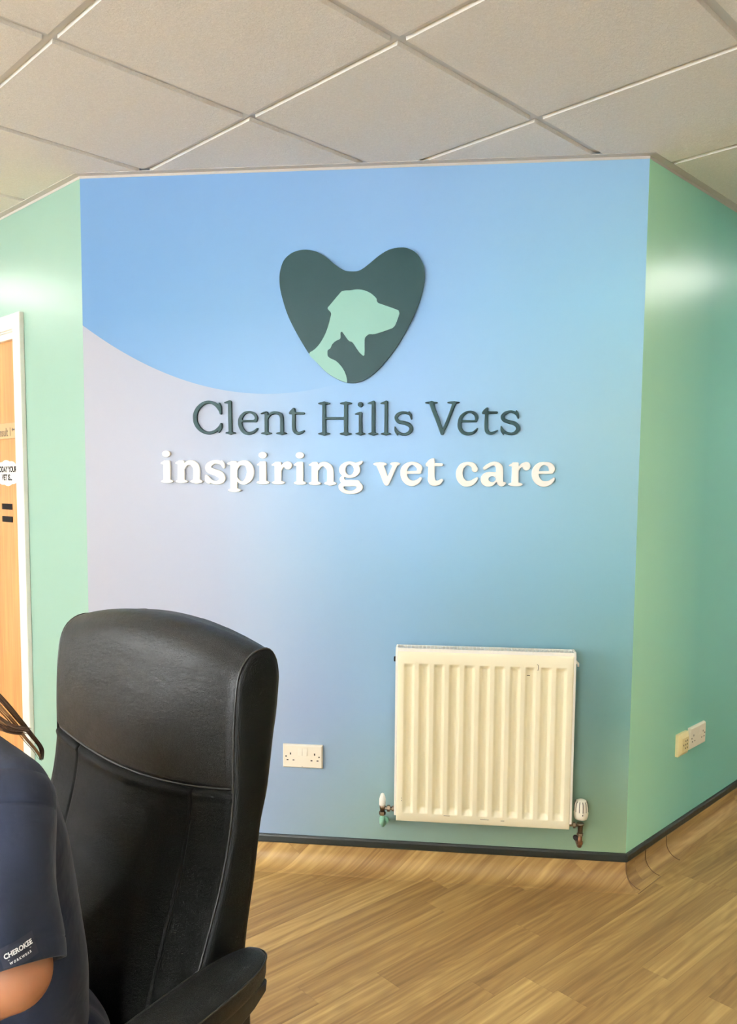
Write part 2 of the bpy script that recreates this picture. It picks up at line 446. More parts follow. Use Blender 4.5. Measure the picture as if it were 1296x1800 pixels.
# ------------------------------------------------------------------ ceiling: lay-in tiles, T-bar grid, wall angle, light panels
GB = Vector((-.3462, 2.4896, 0)); GA, GBB = unit(44.83), unit(134.83)
def gp(i, j, z): p = GB + GA * (.6 * i) + GBB * (.6 * j); return Vector((p.x, p.y, z))
def tile_mat():
    m = mat('mineral_ceiling_tile', rgb(236, 230, 218), 0.9, spec=0.2); nt = m.node_tree; b = nt.nodes['Principled BSDF']
    tc = nt.nodes.new('ShaderNodeTexCoord')
    n1 = nt.nodes.new('ShaderNodeTexNoise'); n1.inputs['Scale'].default_value = 150; n1.inputs['Detail'].default_value = 5; n1.inputs['Roughness'].default_value = .7; n1.inputs['Distortion'].default_value = 1.2
    n2 = nt.nodes.new('ShaderNodeTexNoise'); n2.inputs['Scale'].default_value = 45; n2.inputs['Detail'].default_value = 3
    for n in (n1, n2): nt.links.new(tc.outputs['Object'], n.inputs[0])
    h = math_node(nt, 'ADD', n1.outputs[0], math_node(nt, 'MULTIPLY', n2.outputs[0], 0.6))
    bp = nt.nodes.new('ShaderNodeBump'); bp.inputs['Strength'].default_value = 0.5; bp.inputs['Distance'].default_value = 0.003
    nt.links.new(h, bp.inputs['Height']); nt.links.new(bp.outputs[0], b.inputs['Normal'])
    col = mixcol(nt, maprange(nt, n1.outputs[0], .35, .7), rgb(226, 222, 214), rgb(238, 234, 227)); nt.links.new(col, b.inputs['Base Color'])
    return m
M_TILE = tile_mat(); M_GRID = mat('grid_paint', rgb(206, 205, 202), 0.45); M_LIT = mat('tile_edge_lit', rgb(250, 249, 244), 0.35)  # whiter tile edges: the light on these two sides is put into the colour
PANELS = {(4, -3), (-2, 4), (-2, -3), (-5, -3), (-5, 1), (4, -7), (-8, 4)}
I0, I1, J0, J1 = -11, 12, -11, 10
def inside(p):
    s, t = p.dot(SX), p.dot(TX)
    return S0 - .45 < s < S1 + .45 and T0 - .45 < t < T1 + .45
mb = MB(); ge = MB()
HT = .010
for i in range(I0, I1):
    for j in range(J0, J1):
        c = gp(i + .5, j + .5, 0)
        if (i, j) in PANELS or not inside(c): continue
        g = .0125 / .6
        h = (.0125 + .0025) / .6
        q = [gp(i + g, j + h, CEIL - HT), gp(i + 1 - g, j + h, CEIL - HT), gp(i + 1 - g, j + 1 - h, CEIL - HT), gp(i + g, j + 1 - h, CEIL - HT)]
        t = [gp(i + g, j + g, CEIL + .002), gp(i + 1 - g, j + g, CEIL + .002), gp(i + 1 - g, j + 1 - g, CEIL + .002), gp(i + g, j + 1 - g, CEIL + .002)]
        mb.add(q + t, [(0, 1, 2, 3), (7, 6, 5, 4)])
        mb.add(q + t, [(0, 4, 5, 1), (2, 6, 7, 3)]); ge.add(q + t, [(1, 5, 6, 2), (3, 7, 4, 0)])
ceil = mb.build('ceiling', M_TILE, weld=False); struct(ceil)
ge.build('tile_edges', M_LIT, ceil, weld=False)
mb = MB()
for i in range(I0, I1 + 1):
    a, b = gp(i, J0, 0), gp(i, J1, 0); w = GA * .012
    vs = [a - w, a + w, b + w, b - w]
    mb.add([Vector((p.x, p.y, z)) for z in (CEIL, CEIL + .004) for p in vs], [(0, 1, 2, 3), (4, 7, 6, 5), (0, 4, 5, 1), (2, 6, 7, 3)])
for j in range(J0, J1 + 1):
    a, b = gp(I0, j, 0), gp(I1, j, 0); w = GBB * .012
    vs = [a - w, a + w, b + w, b - w]
    mb.add([Vector((p.x, p.y, z)) for z in (CEIL + .0005, CEIL + .0045) for p in vs], [(0, 1, 2, 3), (4, 7, 6, 5), (0, 4, 5, 1), (2, 6, 7, 3)])
o = mb.build('ceiling_grid', M_GRID, ceil, weld=False)
slab(MB(), S0 - .1, S1 + .1, T0 - .1, T1 + .1, CEIL + .03, CEIL + .08).build('ceiling_slab', M_PLAIN, ceil)
ANG = [(0, CEIL - .021), (.001, CEIL - .021), (.0016, CEIL - .0125), (.024, CEIL - .0115), (.024, CEIL - .009), (0, CEIL - .006)]
for seg in (0, 1, 2):
    struct(sweep(MB(), seg, ANG).build('trim_%d' % (seg + 1), M_ANGLE))
M_PANEL = bpy.data.materials.new('light_diffuser'); M_PANEL.use_nodes = True
b = M_PANEL.node_tree.nodes['Principled BSDF']; b.inputs['Base Color'].default_value = (.9, .9, .9, 1)
b.inputs['Emission Color'].default_value = PANEL_COLOR + (1,); b.inputs['Emission Strength'].default_value = PANEL_STRENGTH
PLAB = {(4, -3): 'square white ceiling light panel over the passage beyond the right-hand green wall',
        (-2, 4): 'square white ceiling light panel over the passage outside the oak door',
        (-2, -3): 'square white ceiling light panel directly in front of the logo wall',
        (-5, -3): 'square white ceiling light panel behind the camera, farthest from the door',
        (4, -7): 'square white ceiling light panel over the far right of the room',
        (-8, 4): 'square white ceiling light panel close to the middle of the window',
        (-5, 1): 'square white ceiling light panel over the floor left of the office chair'}
for (i, j) in sorted(PANELS):
    c = gp(i + .5, j + .5, CEIL)
    t = empty('ceiling_light', Matrix.Translation((c.x, c.y, CEIL - .012)) @ Matrix.Rotation(math.radians(44.83), 4, 'Z'))
    tag(t, PLAB[(i, j)], 'ceiling light', 'square ceiling light panels')
    mb = MB(); a, b_ = .2875, .262
    for x0, x1, y0, y1 in ((-a, a, -a, -b_), (-a, a, b_, a), (-a, -b_, -b_, b_), (b_, a, -b_, b_)): mb.box(x0, x1, y0, y1, 0, .014)
    mb.build('light_frame', M_WHITE_TRIM, t, weld=False)
    MB().box(-b_, b_, -b_, b_, .004, .012).build('diffuser', M_PANEL, t)
bpy.context.view_layer.update()

GLYPHS = [
 ('C',0,0.4616,1.6255,[('S',(46.9,14.7,3.4),(44.0,23.9,4.9),(38.9,33.1,5.8),(31.3,42.4,6.2),(18.9,50.5,5.6),(0.8,54.1,5.1),(-18.4,48.4,5.8),(-35.9,33.3,6.8),(-45.7,14.9,7.5),(-47.5,0.1,7.7),(-45.0,-18.4,7.7),(-33.6,-37.0,7.0),(-16.4,-50.0,5.6),(3.7,-54.2,5.1),(22.0,-49.6,4.9),(34.5,-41.6,5.3),(43.2,-32.4,5.1),(47.1,-22.6,3.0)),('S',(40.9,49.3,3.0),(44.6,37.7,4.5),(45.1,25.8,4.1),(44.8,14.3,2.6)),('S',(47.2,-23.1,3.0),(45.4,-37.0,4.9),(39.2,-51.4,2.3))]),
 ('l',0,0.5327,1.6253,[('S',(7.9,53.4,6.2),(8.2,40.6,6.4),(8.6,0.1,6.6),(9.8,-53.8,6.4)),('S',(8.9,53.6,5.6),(0.3,53.3,4.5),(-10.5,52.2,1.7)),('E',10.5,-53.8,18.7,4.1)]),
 ('e',0,0.6085,1.6073,[('S',(23.7,7.6,4.5),(28.2,16.9,5.2),(21.2,29.6,5.0),(9.9,35.7,4.0),(-1.5,37.2,3.5),(-16.7,31.6,5.0),(-28.2,16.9,6.7),(-31.3,-0.2,7.2),(-27.1,-17.4,7.2),(-15.7,-32.2,6.5),(-0.5,-37.3,5.2),(15.9,-33.6,4.7),(26.1,-26.0,4.0),(31.1,-20.4,2.7)),('S',(-28.2,5.9,3.7),(26.2,6.1,4.0))]),
 ('n',0,0.6906,1.6061,[('S',(-18.2,33.8,5.8),(-18.5,4.5,6.3),(-18.4,-35.6,6.1)),('S',(-16.9,35.2,4.6),(-26.4,35.3,3.7),(-37.1,32.9,1.7)),('E',-18.0,-35.6,19.5,3.9),('S',(-14.1,15.5,2.6),(-7.1,27.9,4.1),(3.8,34.7,4.8),(17.0,35.7,4.8),(30.1,31.0,5.8),(36.1,20.9,6.1),(37.1,4.4,6.3),(37.0,-35.5,6.3)),('E',35.7,-35.9,19.5,4.1)]),
 ('t',0,0.7817,1.6127,[('S',(-11.8,39.8,5.2),(-11.8,16.1,5.9),(-11.6,-20.5,6.1),(-8.0,-35.1,6.1),(2.8,-42.1,5.2),(14.1,-40.2,4.3),(25.7,-34.0,2.6)),('S',(-11.3,42.0,3.3),(-18.7,34.3,5.2),(-25.7,27.9,3.0)),('S',(-23.4,27.4,3.3),(-10.3,27.4,4.1),(21.5,26.9,3.7),(23.7,26.9,3.0))]),
 ('H',0,0.9164,1.6215,[('S',(-38.7,52.5,6.6),(-38.3,-52.4,6.8)),('S',(37.8,52.2,7.0),(38.1,-52.4,7.0)),('E',-38.7,52.1,21.6,4.4),('E',-38.3,-52.4,21.6,4.4),('E',38.0,52.2,21.6,4.4),('E',37.9,-52.6,21.6,4.6),('S',(-38.5,0.6,4.2),(38.0,0.5,4.2))]),
 ('i',0,0.9971,1.6194,[('E',7.8,50.0,9.1,8.6),('S',(8.2,19.0,5.7),(8.7,-50.2,6.2)),('S',(9.5,19.9,4.6),(0.3,19.3,4.0),(-9.7,17.5,1.6)),('E',8.5,-50.2,17.9,4.2)]),
 ('l',0,1.0416,1.6232,[('S',(8.7,52.4,6.0),(8.6,23.2,6.4),(9.2,-54.0,6.6)),('S',(9.6,53.8,4.9),(-0.5,51.7,4.2),(-10.4,50.3,1.6)),('E',9.0,-54.0,17.9,4.4)]),
 ('l',0,1.0864,1.6232,[('S',(8.4,52.2,6.0),(8.5,5.1,6.2),(8.2,-53.1,6.2)),('S',(9.5,53.7,4.9),(-1.0,51.4,4.0),(-10.5,50.1,1.6)),('E',8.0,-54.0,17.8,4.0)]),
 ('s',0,1.1542,1.605,[('S',(20.2,39.3,1.8),(25.3,28.5,4.3),(28.1,14.9,2.5)),('S',(25.3,27.6,2.9),(15.2,34.3,4.0),(-2.1,36.9,4.0),(-15.6,32.2,5.1),(-23.7,23.2,5.8),(-23.1,14.2,5.8),(-14.4,5.2,6.0),(2.9,1.6,6.0),(18.4,-3.8,6.5),(27.2,-13.7,6.5),(26.8,-23.6,6.2),(20.5,-31.7,5.4),(8.8,-37.7,4.5),(-5.8,-36.6,4.2),(-16.8,-30.8,4.0),(-25.1,-22.7,3.3)),('S',(-28.3,-12.8,2.0),(-25.0,-25.4,4.7),(-20.0,-39.5,2.2))]),
 ('V',0,1.2904,1.6231,[('S',(-39.2,49.7,7.9),(-30.7,24.6,7.3),(-15.8,-11.2,7.2),(-2.0,-51.5,6.1)),('S',(38.0,49.4,6.4),(25.5,14.7,5.2),(13.1,-18.4,5.2),(-1.7,-52.4,4.7)),('E',-39.8,51.8,21.9,4.1),('E',35.6,52.1,21.5,4.1)]),
 ('e',0,1.378,1.6067,[('S',(24.7,6.9,3.6),(27.1,17.6,5.4),(22.5,29.1,5.4),(12.5,35.7,4.3),(0.9,37.2,3.6),(-14.1,31.0,5.0),(-26.1,17.6,6.1),(-30.6,-0.2,6.4),(-29.4,-16.3,6.6),(-20.2,-30.6,6.2),(-7.6,-36.7,5.7),(4.0,-37.2,5.4),(17.4,-33.3,4.5),(26.1,-25.2,3.6),(30.8,-19.2,2.1)),('S',(-29.8,5.5,3.9),(25.6,5.6,3.6))]),
 ('t',0,1.4509,1.6133,[('S',(-11.8,38.5,4.6),(-12.7,14.5,5.5),(-12.8,-21.1,5.7),(-9.5,-35.4,5.9),(0.5,-42.1,5.0),(12.8,-39.8,3.9),(25.5,-32.9,2.1)),('S',(-10.1,42.0,3.2),(-17.9,34.0,5.3),(-25.4,26.6,2.8)),('S',(-23.6,26.6,3.2),(-9.8,27.3,4.3),(22.1,27.6,3.9))]),
 ('s',0,1.5171,1.6073,[('S',(22.0,39.4,1.9),(25.2,29.2,4.6),(28.4,15.4,2.5)),('S',(25.8,25.6,3.2),(16.0,33.6,4.2),(1.8,37.2,3.9),(-14.0,32.4,5.3),(-23.7,23.1,6.0),(-23.2,14.2,6.0),(-15.2,6.5,6.0),(0.8,1.4,6.2),(16.8,-3.1,6.4),(26.7,-12.5,6.6),(28.1,-22.2,6.2),(21.0,-32.5,5.5),(8.7,-37.9,4.4),(-5.5,-36.4,4.2),(-17.1,-31.1,4.2),(-25.2,-22.2,3.5)),('S',(-28.4,-13.3,2.1),(-25.2,-25.8,4.6),(-19.9,-39.7,2.1))]),
 ('i',1,0.3053,1.4462,[('E',1.9,50.7,14.9,11.9),('R',-9.1,-51.0,16.4,27.2,5.0),('S',(5.1,20.0,7.3),(-8.6,18.5,5.7),(-15.8,17.5,3.1)),('E',4.2,-47.2,22.6,6.5)]),
 ('n',1,0.3811,1.4348,[('R',-31.7,-39.2,-6.6,38.9,5.0),('S',(-16.3,32.1,7.2),(-29.9,30.7,5.7),(-37.3,29.7,3.0)),('E',-17.5,-35.4,22.5,6.5),('S',(-6.8,13.4,3.8),(1.1,27.5,7.2),(16.6,31.9,8.8),(30.1,23.9,11.4),(37.3,9.9,12.2),(36.9,-31.2,12.2)),('E',37.2,-35.3,23.2,6.9)]),
 ('s',1,0.4862,1.4323,[('S',(25.0,38.6,3.8),(28.8,27.9,6.8),(32.1,18.2,4.2)),('S',(26.9,29.7,4.9),(14.4,35.6,6.8),(-1.9,37.0,6.6),(-18.3,28.5,9.5),(-24.6,17.3,11.4),(-18.5,7.1,11.7),(0.7,-0.2,11.4),(18.0,-7.6,12.1),(26.5,-18.7,11.0),(23.6,-29.9,9.5),(8.1,-36.4,7.0),(-7.3,-35.0,6.4),(-18.8,-28.4,5.7),(-27.3,-16.3,4.9)),('S',(-32.1,-12.6,4.2),(-28.4,-28.4,8.3),(-20.8,-38.7,2.7))]),
 ('p',1,0.5745,1.4191,[('R',-32.3,-53.8,-7.2,53.4,4.5),('S',(-20.3,46.5,7.0),(-31.7,45.3,5.7),(-40.4,44.1,3.0)),('E',-17.9,-49.6,23.6,6.8),('S',(-12.8,20.9,4.2),(-3.1,40.4,7.2),(10.3,47.0,8.5),(27.4,44.8,10.2),(37.9,30.4,12.5),(40.6,12.8,13.2),(35.8,-4.9,12.5),(25.3,-17.9,9.4),(13.8,-23.6,6.4),(0.4,-19.1,4.9),(-11.0,-5.2,3.8))]),
 ('i',1,0.6565,1.4439,[('E',2.9,49.7,15.0,11.6),('R',-8.8,-49.8,15.7,28.1,4.5),('S',(6.3,21.1,7.1),(-7.0,18.8,5.3),(-15.6,16.0,2.6)),('E',4.2,-46.4,23.4,6.8)]),
 ('r',1,0.7222,1.4326,[('R',-20.2,-38.1,4.5,37.8,4.5),('S',(-6.9,30.8,7.1),(-20.1,28.9,5.2),(-28.0,27.0,2.6)),('E',-6.9,-35.2,23.4,6.7),('S',(2.6,10.2,3.0),(8.2,22.2,5.2),(17.7,30.5,6.7),(25.2,31.5,7.8)),('E',28.0,25.4,14.6,14.2)]),
 ('i',1,0.7893,1.4439,[('E',3.2,49.5,14.9,11.5),('R',-8.4,-49.7,15.4,26.9,4.5),('S',(5.1,19.9,7.1),(-8.0,18.5,5.2),(-15.6,16.1,2.8)),('E',3.7,-46.9,22.3,6.7)]),
 ('n',1,0.8639,1.4324,[('R',-29.6,-38.7,-6.4,38.3,4.8),('S',(-16.7,31.3,7.0),(-29.8,29.4,5.2),(-37.3,27.5,2.6)),('E',-17.4,-36.4,21.9,6.7),('S',(-5.4,13.0,3.7),(1.1,26.8,7.0),(15.0,31.1,8.5),(28.1,23.8,10.8),(36.6,9.5,11.9),(36.7,-32.7,11.9)),('E',37.3,-36.0,21.9,6.7)]),
 ('g',1,0.9715,1.4251,[('E',-2.3,19.1,37.4,28.9),('HE',-2.3,18.7,14.4,17.9),('S',(20.7,37.5,6.3),(33.6,42.1,6.3),(40.5,47.0,3.3)),('S',(-25.4,-4.9,4.8),(-29.4,-13.2,8.1),(-25.3,-21.4,9.2)),('R',-28.9,-37.9,34.0,-16.7,9.2),('E',1.7,-41.4,42.7,24.8),('R',-40.8,-47.2,-12.3,-28.6,9.2),('HS',(-19.2,-43.0,4.0),(-8.4,-46.0,7.0),(6.4,-45.6,7.4),(17.9,-42.3,4.0))]),
 ('v',1,1.102,1.4314,[('S',(-26.5,27.6,11.9),(-16.3,4.3,11.7),(-5.9,-25.4,10.2),(-3.0,-33.9,8.1)),('S',(26.2,30.0,7.7),(16.8,8.8,7.7),(4.3,-21.0,7.7),(-0.9,-31.7,7.7)),('E',-26.8,32.9,23.9,6.8),('E',26.2,33.8,17.5,6.4)]),
 ('e',1,1.1872,1.4332,[('S',(23.2,7.5,7.2),(25.6,18.1,9.8),(16.5,28.6,8.1),(-0.5,34.5,5.5),(-17.4,27.4,8.5),(-27.5,13.6,11.5),(-29.2,-3.4,11.5),(-23.3,-20.3,11.5),(-10.3,-31.9,10.6),(4.6,-34.5,9.8),(19.4,-28.5,7.6),(29.4,-17.8,5.1)),('S',(-19.3,2.4,4.9),(26.4,3.7,5.5))]),
 ('t',1,1.2645,1.4412,[('R',-22.3,-34.1,0.8,35.7,2.5),('S',(-10.4,-25.6,12.1),(-7.1,-36.1,12.7),(1.5,-41.1,10.2),(14.1,-39.8,8.0),(25.0,-31.2,5.1)),('S',(-3.9,40.9,3.8),(-12.3,32.5,8.9),(-24.8,22.9,6.3)),('S',(-24.8,20.8,5.1),(-1.6,22.0,5.5),(24.2,22.1,5.1))]),
 ('c',1,1.38,1.4333,[('E',22.1,15.2,10.8,10.4),('S',(23.3,16.1,9.0),(15.6,28.6,8.6),(-2.4,34.4,5.9),(-20.2,26.6,9.0),(-29.0,11.3,11.1),(-30.5,-3.2,11.8),(-25.7,-19.4,11.8),(-13.8,-31.9,11.1),(-1.2,-34.5,10.2),(13.1,-30.8,9.0),(23.7,-22.6,6.8),(30.7,-15.4,3.6))]),
 ('a',1,1.4701,1.4332,[('S',(-34.3,18.7,6.1),(-24.5,26.3,6.8),(-8.6,34.4,6.4),(5.7,32.7,8.2),(14.8,22.0,11.4),(16.5,6.8,12.2),(17.1,-18.3,11.8),(20.3,-30.9,10.4),(26.6,-34.4,7.9),(34.6,-31.7,4.3)),('E',-20.9,-19.0,26.8,25.0),('S',(-18.6,0.6,5.7),(4.6,-0.1,5.7)),('S',(-10.8,-32.9,7.9),(-0.2,-27.8,4.3),(6.8,-23.8,2.9)),('HE',-8.4,-18.2,12.2,10.0)]),
 ('r',1,1.5488,1.4341,[('R',-21.1,-38.7,2.0,38.4,4.3),('S',(-8.4,31.6,6.8),(-20.8,29.7,5.0),(-28.7,27.6,2.8)),('E',-7.8,-36.4,24.0,6.8),('S',(1.7,13.4,2.5),(5.9,22.0,3.9),(14.6,29.9,6.1),(23.3,32.3,7.1)),('E',27.6,25.7,13.4,14.6)]),
 ('e',1,1.6379,1.4347,[('S',(21.9,7.2,6.7),(23.9,17.0,9.9),(16.1,29.4,8.1),(-1.6,34.7,5.3),(-18.1,29.6,7.8),(-29.2,14.9,10.6),(-31.8,-1.1,11.3),(-26.6,-19.0,11.3),(-13.1,-31.7,10.6),(1.0,-34.8,9.9),(16.8,-30.8,7.8),(27.1,-22.1,5.7),(32.1,-15.3,2.8)),('S',(-21.0,3.8,4.8),(22.9,4.6,5.3))]),
]
HEART_C=(0.98,1.9712)
HEART=[(-259.9,133.2),(-256.2,159.8),(-244.6,190.6),(-221.5,212.2),(-196.2,222.2),(-168.6,225.1),(-141.1,220.9),(-118.2,212.0),(-90.7,193.8),(-63.2,171.2),(-38.1,155.2),(-22.1,150.0),(9.7,149.4),(30.0,157.3),(54.7,175.2),(81.6,196.5),(108.4,213.3),(130.8,221.5),(157.6,224.8),(180.0,222.5),(204.7,211.1),(222.7,193.3),(236.4,166.9),(241.7,140.6),(240.4,105.8),(231.1,62.2),(216.0,18.6),(192.0,-33.9),(156.7,-95.4),(121.0,-143.9),(80.5,-188.2),(39.6,-217.0),(12.2,-226.3),(-6.1,-228.4),(-29.1,-225.1),(-56.8,-214.1),(-93.8,-191.4),(-126.3,-159.6),(-155.0,-127.8),(-186.6,-78.0),(-214.5,-28.3),(-233.1,12.2),(-247.9,57.2),(-257.6,97.5)]
DOG=[(-155.0,-128.7),(-135.6,-112.3),(-117.2,-92.3),(-98.9,-61.2),(-87.5,-30.1),(-81.6,-7.9),(-78.5,9.9),(-89.1,22.5),(-90.0,28.7),(-83.2,36.6),(-46.8,78.1),(-37.7,83.7),(-26.3,85.3),(-12.6,85.5),(12.4,88.1),(37.3,84.1),(60.1,73.1),(77.4,57.4),(79.3,49.4),(83.9,41.8),(96.6,36.8),(148.7,17.9),(155.5,10.7),(156.5,1.9),(144.7,-31.0),(135.8,-42.0),(124.5,-47.1),(74.8,-62.5),(54.4,-63.1),(43.1,-71.0),(38.6,-82.9),(38.1,-133.3),(26.2,-129.6),(16.1,-118.3),(-0.1,-94.5),(-7.0,-88.2),(-18.5,-82.3),(-38.3,-55.7),(-42.9,-54.3),(-45.6,-58.3),(-45.5,-74.4),(-50.6,-79.7),(-62.0,-84.9),(-73.5,-95.0),(-80.3,-108.4),(-89.5,-115.9),(-90.8,-124.0),(-89.4,-135.2),(-80.2,-143.4),(-61.7,-152.1),(-45.5,-167.0),(-31.6,-187.3),(-23.2,-209.9),(-22.2,-225.6),(-29.1,-224.7),(-56.8,-213.7),(-93.8,-190.9),(-126.3,-159.1)]
# ------------------------------------------------------------------ raised letters and heart sign
def seg_dist(X, Z, a, b):
    ax, az, aw = a; bx, bz, bw = b
    dx, dz = bx - ax, bz - az; l2 = dx * dx + dz * dz + 1e-9
    t = np.clip(((X - ax) * dx + (Z - az) * dz) / l2, 0, 1)
    return np.hypot(X - ax - t * dx, Z - az - t * dz) - (aw + t * (bw - aw))
def ell(X, Z, cx, cz, rx, rz):
    k = np.sqrt(((X - cx) / rx) ** 2 + ((Z - cz) / rz) ** 2) + 1e-9
    k2 = np.sqrt(((X - cx) / rx ** 2) ** 2 + ((Z - cz) / rz ** 2) ** 2) + 1e-9
    return k * (k - 1) / k2
def smin(a, b, k):
    h = np.clip(0.5 + 0.5 * (b - a) / k, 0, 1); return b * (1 - h) + a * h - k * h * (1 - h)
def glyph_mesh(items, thick, rnd, step, blend):
    """implicit outline in mm -> (verts, faces) of a raised letter, front at y=-thick, back at y=0"""
    xs, zs = [], []
    for it in items:
        if it[0] == 'S':
            for x, z, w in it[1:]: xs += [x - w, x + w]; zs += [z - w, z + w]
        elif it[0] == 'R': xs += [it[1], it[3]]; zs += [it[2], it[4]]
        elif it[0] == 'E': xs += [it[1] - it[3], it[1] + it[3]]; zs += [it[2] - it[4], it[2] + it[4]]
    x = np.arange(min(xs) - 2 * step, max(xs) + 2.5 * step, step); z = np.arange(min(zs) - 2 * step, max(zs) + 2.5 * step, step)
    X, Z = np.meshgrid(x, z, indexing='ij'); D = None; Hs = []
    for it in items:
        if it[0] in ('S', 'HS'):
            pts = catmull(it[1:], 6); d = None
            for a, b in zip(pts[:-1], pts[1:]):
                q = seg_dist(X, Z, a, b); d = q if d is None else np.minimum(d, q)
        elif it[0] in ('E', 'HE'): d = ell(X, Z, *it[1:])
        else:
            x0, z0, x1, z1, r = it[1:]; qx = np.abs(X - (x0 + x1) / 2) - (x1 - x0) / 2 + r; qz = np.abs(Z - (z0 + z1) / 2) - (z1 - z0) / 2 + r
            d = np.hypot(np.maximum(qx, 0), np.maximum(qz, 0)) + np.minimum(np.maximum(qx, qz), 0) - r
        if it[0][0] == 'H': Hs.append(d)
        else: D = d if D is None else smin(D, d, blend)
    for h in Hs: D = np.maximum(D, -h)
    D = np.where(np.abs(D) < 1e-4, 1e-4, D)
    verts = []; faces = []; vid = {}; eid = {}
    nx, nz = D.shape
    def front(x, z, d):
        dd = min(max(-d, 0), rnd); y = -(thick - rnd + math.sqrt(max(rnd * rnd - (rnd - dd) ** 2, 0)))
        verts.append((x * 1e-3, y * 1e-3, z * 1e-3)); return len(verts) - 1
    def V(i, j):
        if (i, j) not in vid: vid[i, j] = front(x[i], z[j], D[i, j])
        return vid[i, j]
    def Ed(i, j, k, l):
        key = ((i, j), (k, l)) if (i, j) < (k, l) else ((k, l), (i, j))
        if key not in eid:
            (a, b), (c, d) = key; t = D[a, b] / (D[a, b] - D[c, d]); eid[key] = front(x[a] + t * (x[c] - x[a]), z[b] + t * (z[d] - z[b]), 0)
        return eid[key]
    cand = np.argwhere(np.minimum(np.minimum(D[:-1, :-1], D[1:, :-1]), np.minimum(D[:-1, 1:], D[1:, 1:])) < 0)
    bound = []
    for i, j in cand:
        i, j = int(i), int(j)
        cs = [(i, j), (i + 1, j), (i + 1, j + 1), (i, j + 1)]; ins = [D[c] < 0 for c in cs]; poly = []
        for k in range(4):
            a, b = cs[k], cs[(k + 1) % 4]
            if ins[k]: poly.append(V(*a))
            if ins[k] != ins[(k + 1) % 4]: poly.append(('e', Ed(*a, *b)))
        pl = [p[1] if isinstance(p, tuple) else p for p in poly]
        if len(set(pl)) >= 3: faces.append(tuple(pl))
        n = len(poly)
        for k in range(n):
            p, q = poly[k], poly[(k + 1) % n]
            if isinstance(p, tuple) and isinstance(q, tuple) and p[1] != q[1]: bound.append((p[1], q[1]))
    back = {}
    nf = len(faces)
    def B(v):
        if v not in back: verts.append((verts[v][0], 0.0, verts[v][2])); back[v] = len(verts) - 1
        return back[v]
    for p, q in bound: faces.append((p, q, B(q), B(p)))
    return verts, faces, nf
M_GREEN = mat('dark_green_acrylic', rgb(25, 49, 50), 0.45, spec=0.15)
M_WHITEA = mat('white_acrylic', rgb(246, 245, 240), 0.3)
M_MINTA = mat('mint_acrylic', rgb(126, 172, 160), 0.4)
SPEC0 = ['capital C beginning the upper line', 'slim l between C and e in the upper line', 'e after the first l in the upper line', 'n before the first t in the upper line', 't ending the first word of the upper line',
 'capital H beginning the second word', 'dotted i beside the capital H', 'l next to the dotted i in the second word', 'l before the s in the second word', 's ending the second word of the upper line',
 'capital V beginning the last word', 'e beside the capital V', 't between e and s in the last word', 's ending the whole upper line']
SPEC1 = ['dotted i at the very start of the lower line', 'n after the first dotted i', 's near the start of the lower line', 'p with its stem below the lower line', 'dotted i between p and r', 'r between two dotted i letters',
 'dotted i between r and n', 'n beside the double-loop g', 'double-loop g ending the first lower word', 'v beginning the short middle word', 'e between v and t', 't ending the short middle word',
 'c beginning the last lower word', 'a after the c in the last lower word', 'r between a and e', 'e ending the whole lower line']
cnt = [0, 0]
for ch, line, cu, cz, items in GLYPHS:
    th, rn = (9.5, 1.6) if line == 0 else (11.5, 1.0)
    vs, fs, nf = glyph_mesh(items, th, rn, 0.8 if line == 0 else 1.0, 3.0 if line == 0 else 2.2)
    me = bpy.data.meshes.new('wall_letter'); me.from_pydata(vs, [], fs); me.materials.append(M_GREEN if line == 0 else M_WHITEA)
    for k, p in enumerate(me.polygons): p.use_smooth = True
    bm = bmesh.new(); bm.from_mesh(me); bmesh.ops.recalc_face_normals(bm, faces=bm.faces)
    for e in bm.edges:
        if len(e.link_faces) == 2 and e.calc_face_angle(0) > 0.9: e.smooth = False
    bm.to_mesh(me); bm.free()
    o = bpy.data.objects.new('wall_letter', me); COL.objects.link(o)
    o.matrix_world = frame('front', cu, cz, 0.0005)
    if line == 0: tag(o, 'dark green raised letter ' + SPEC0[cnt[0]], 'letter', 'dark green letters of the upper line')
    else: tag(o, 'bold white raised letter ' + SPEC1[cnt[1]], 'letter', 'bold white letters of the lower line')
    cnt[line] += 1
root = empty('heart_sign', frame('front', HEART_C[0], HEART_C[1], 0.0005))
tag(root, 'dark green heart-shaped wall sign with mint dog head and cat silhouette', 'sign')
hp = [(p[0] * 1e-3, p[1] * 1e-3) for p in catmull(HEART, 5, True)]
MB().prism(hp, -.0095, 0, True).build('heart_board', M_GREEN, root, bevel=0.0)
dp = catmull(DOG, 3, True)
MB().prism([(p[0] * 1e-3, p[1] * 1e-3) for p in dp], -.0105, -.0085).build('dog_silhouette', M_MINTA, root)

# ------------------------------------------------------------------ radiator
M_RAD = mat('radiator_enamel', rgb(250, 243, 214), 0.30, bump=(9, 0.05, 0.004)); M_RADW = mat('radiator_white', rgb(252, 250, 242), 0.35)
M_CHROME = mat('worn_chrome', rgb(150, 135, 118), 0.28, metal=1.0); M_BRASS = mat('tarnished_copper', rgb(112, 78, 54), 0.4, metal=0.9)
M_PLASTIC = mat('white_plastic', rgb(238, 232, 214), 0.35); M_DARK = mat('dark_opening', rgb(34, 27, 22), 0.7); M_SCUFF = mat('scuff', rgb(60, 52, 36), 0.7)
M_MINTP = mat('mint_painted_pipe', rgb(128, 180, 156), 0.35)
RU, RZ = 1.150, 0.226       # left edge / bottom of the front panel, front face 95 mm off the wall
rad = empty('radiator', frame('front', RU, RZ, 0)); tag(rad, 'cream white fluted panel radiator under the wall lettering', 'radiator')
RW, RH, FD = .592, .602, -.095
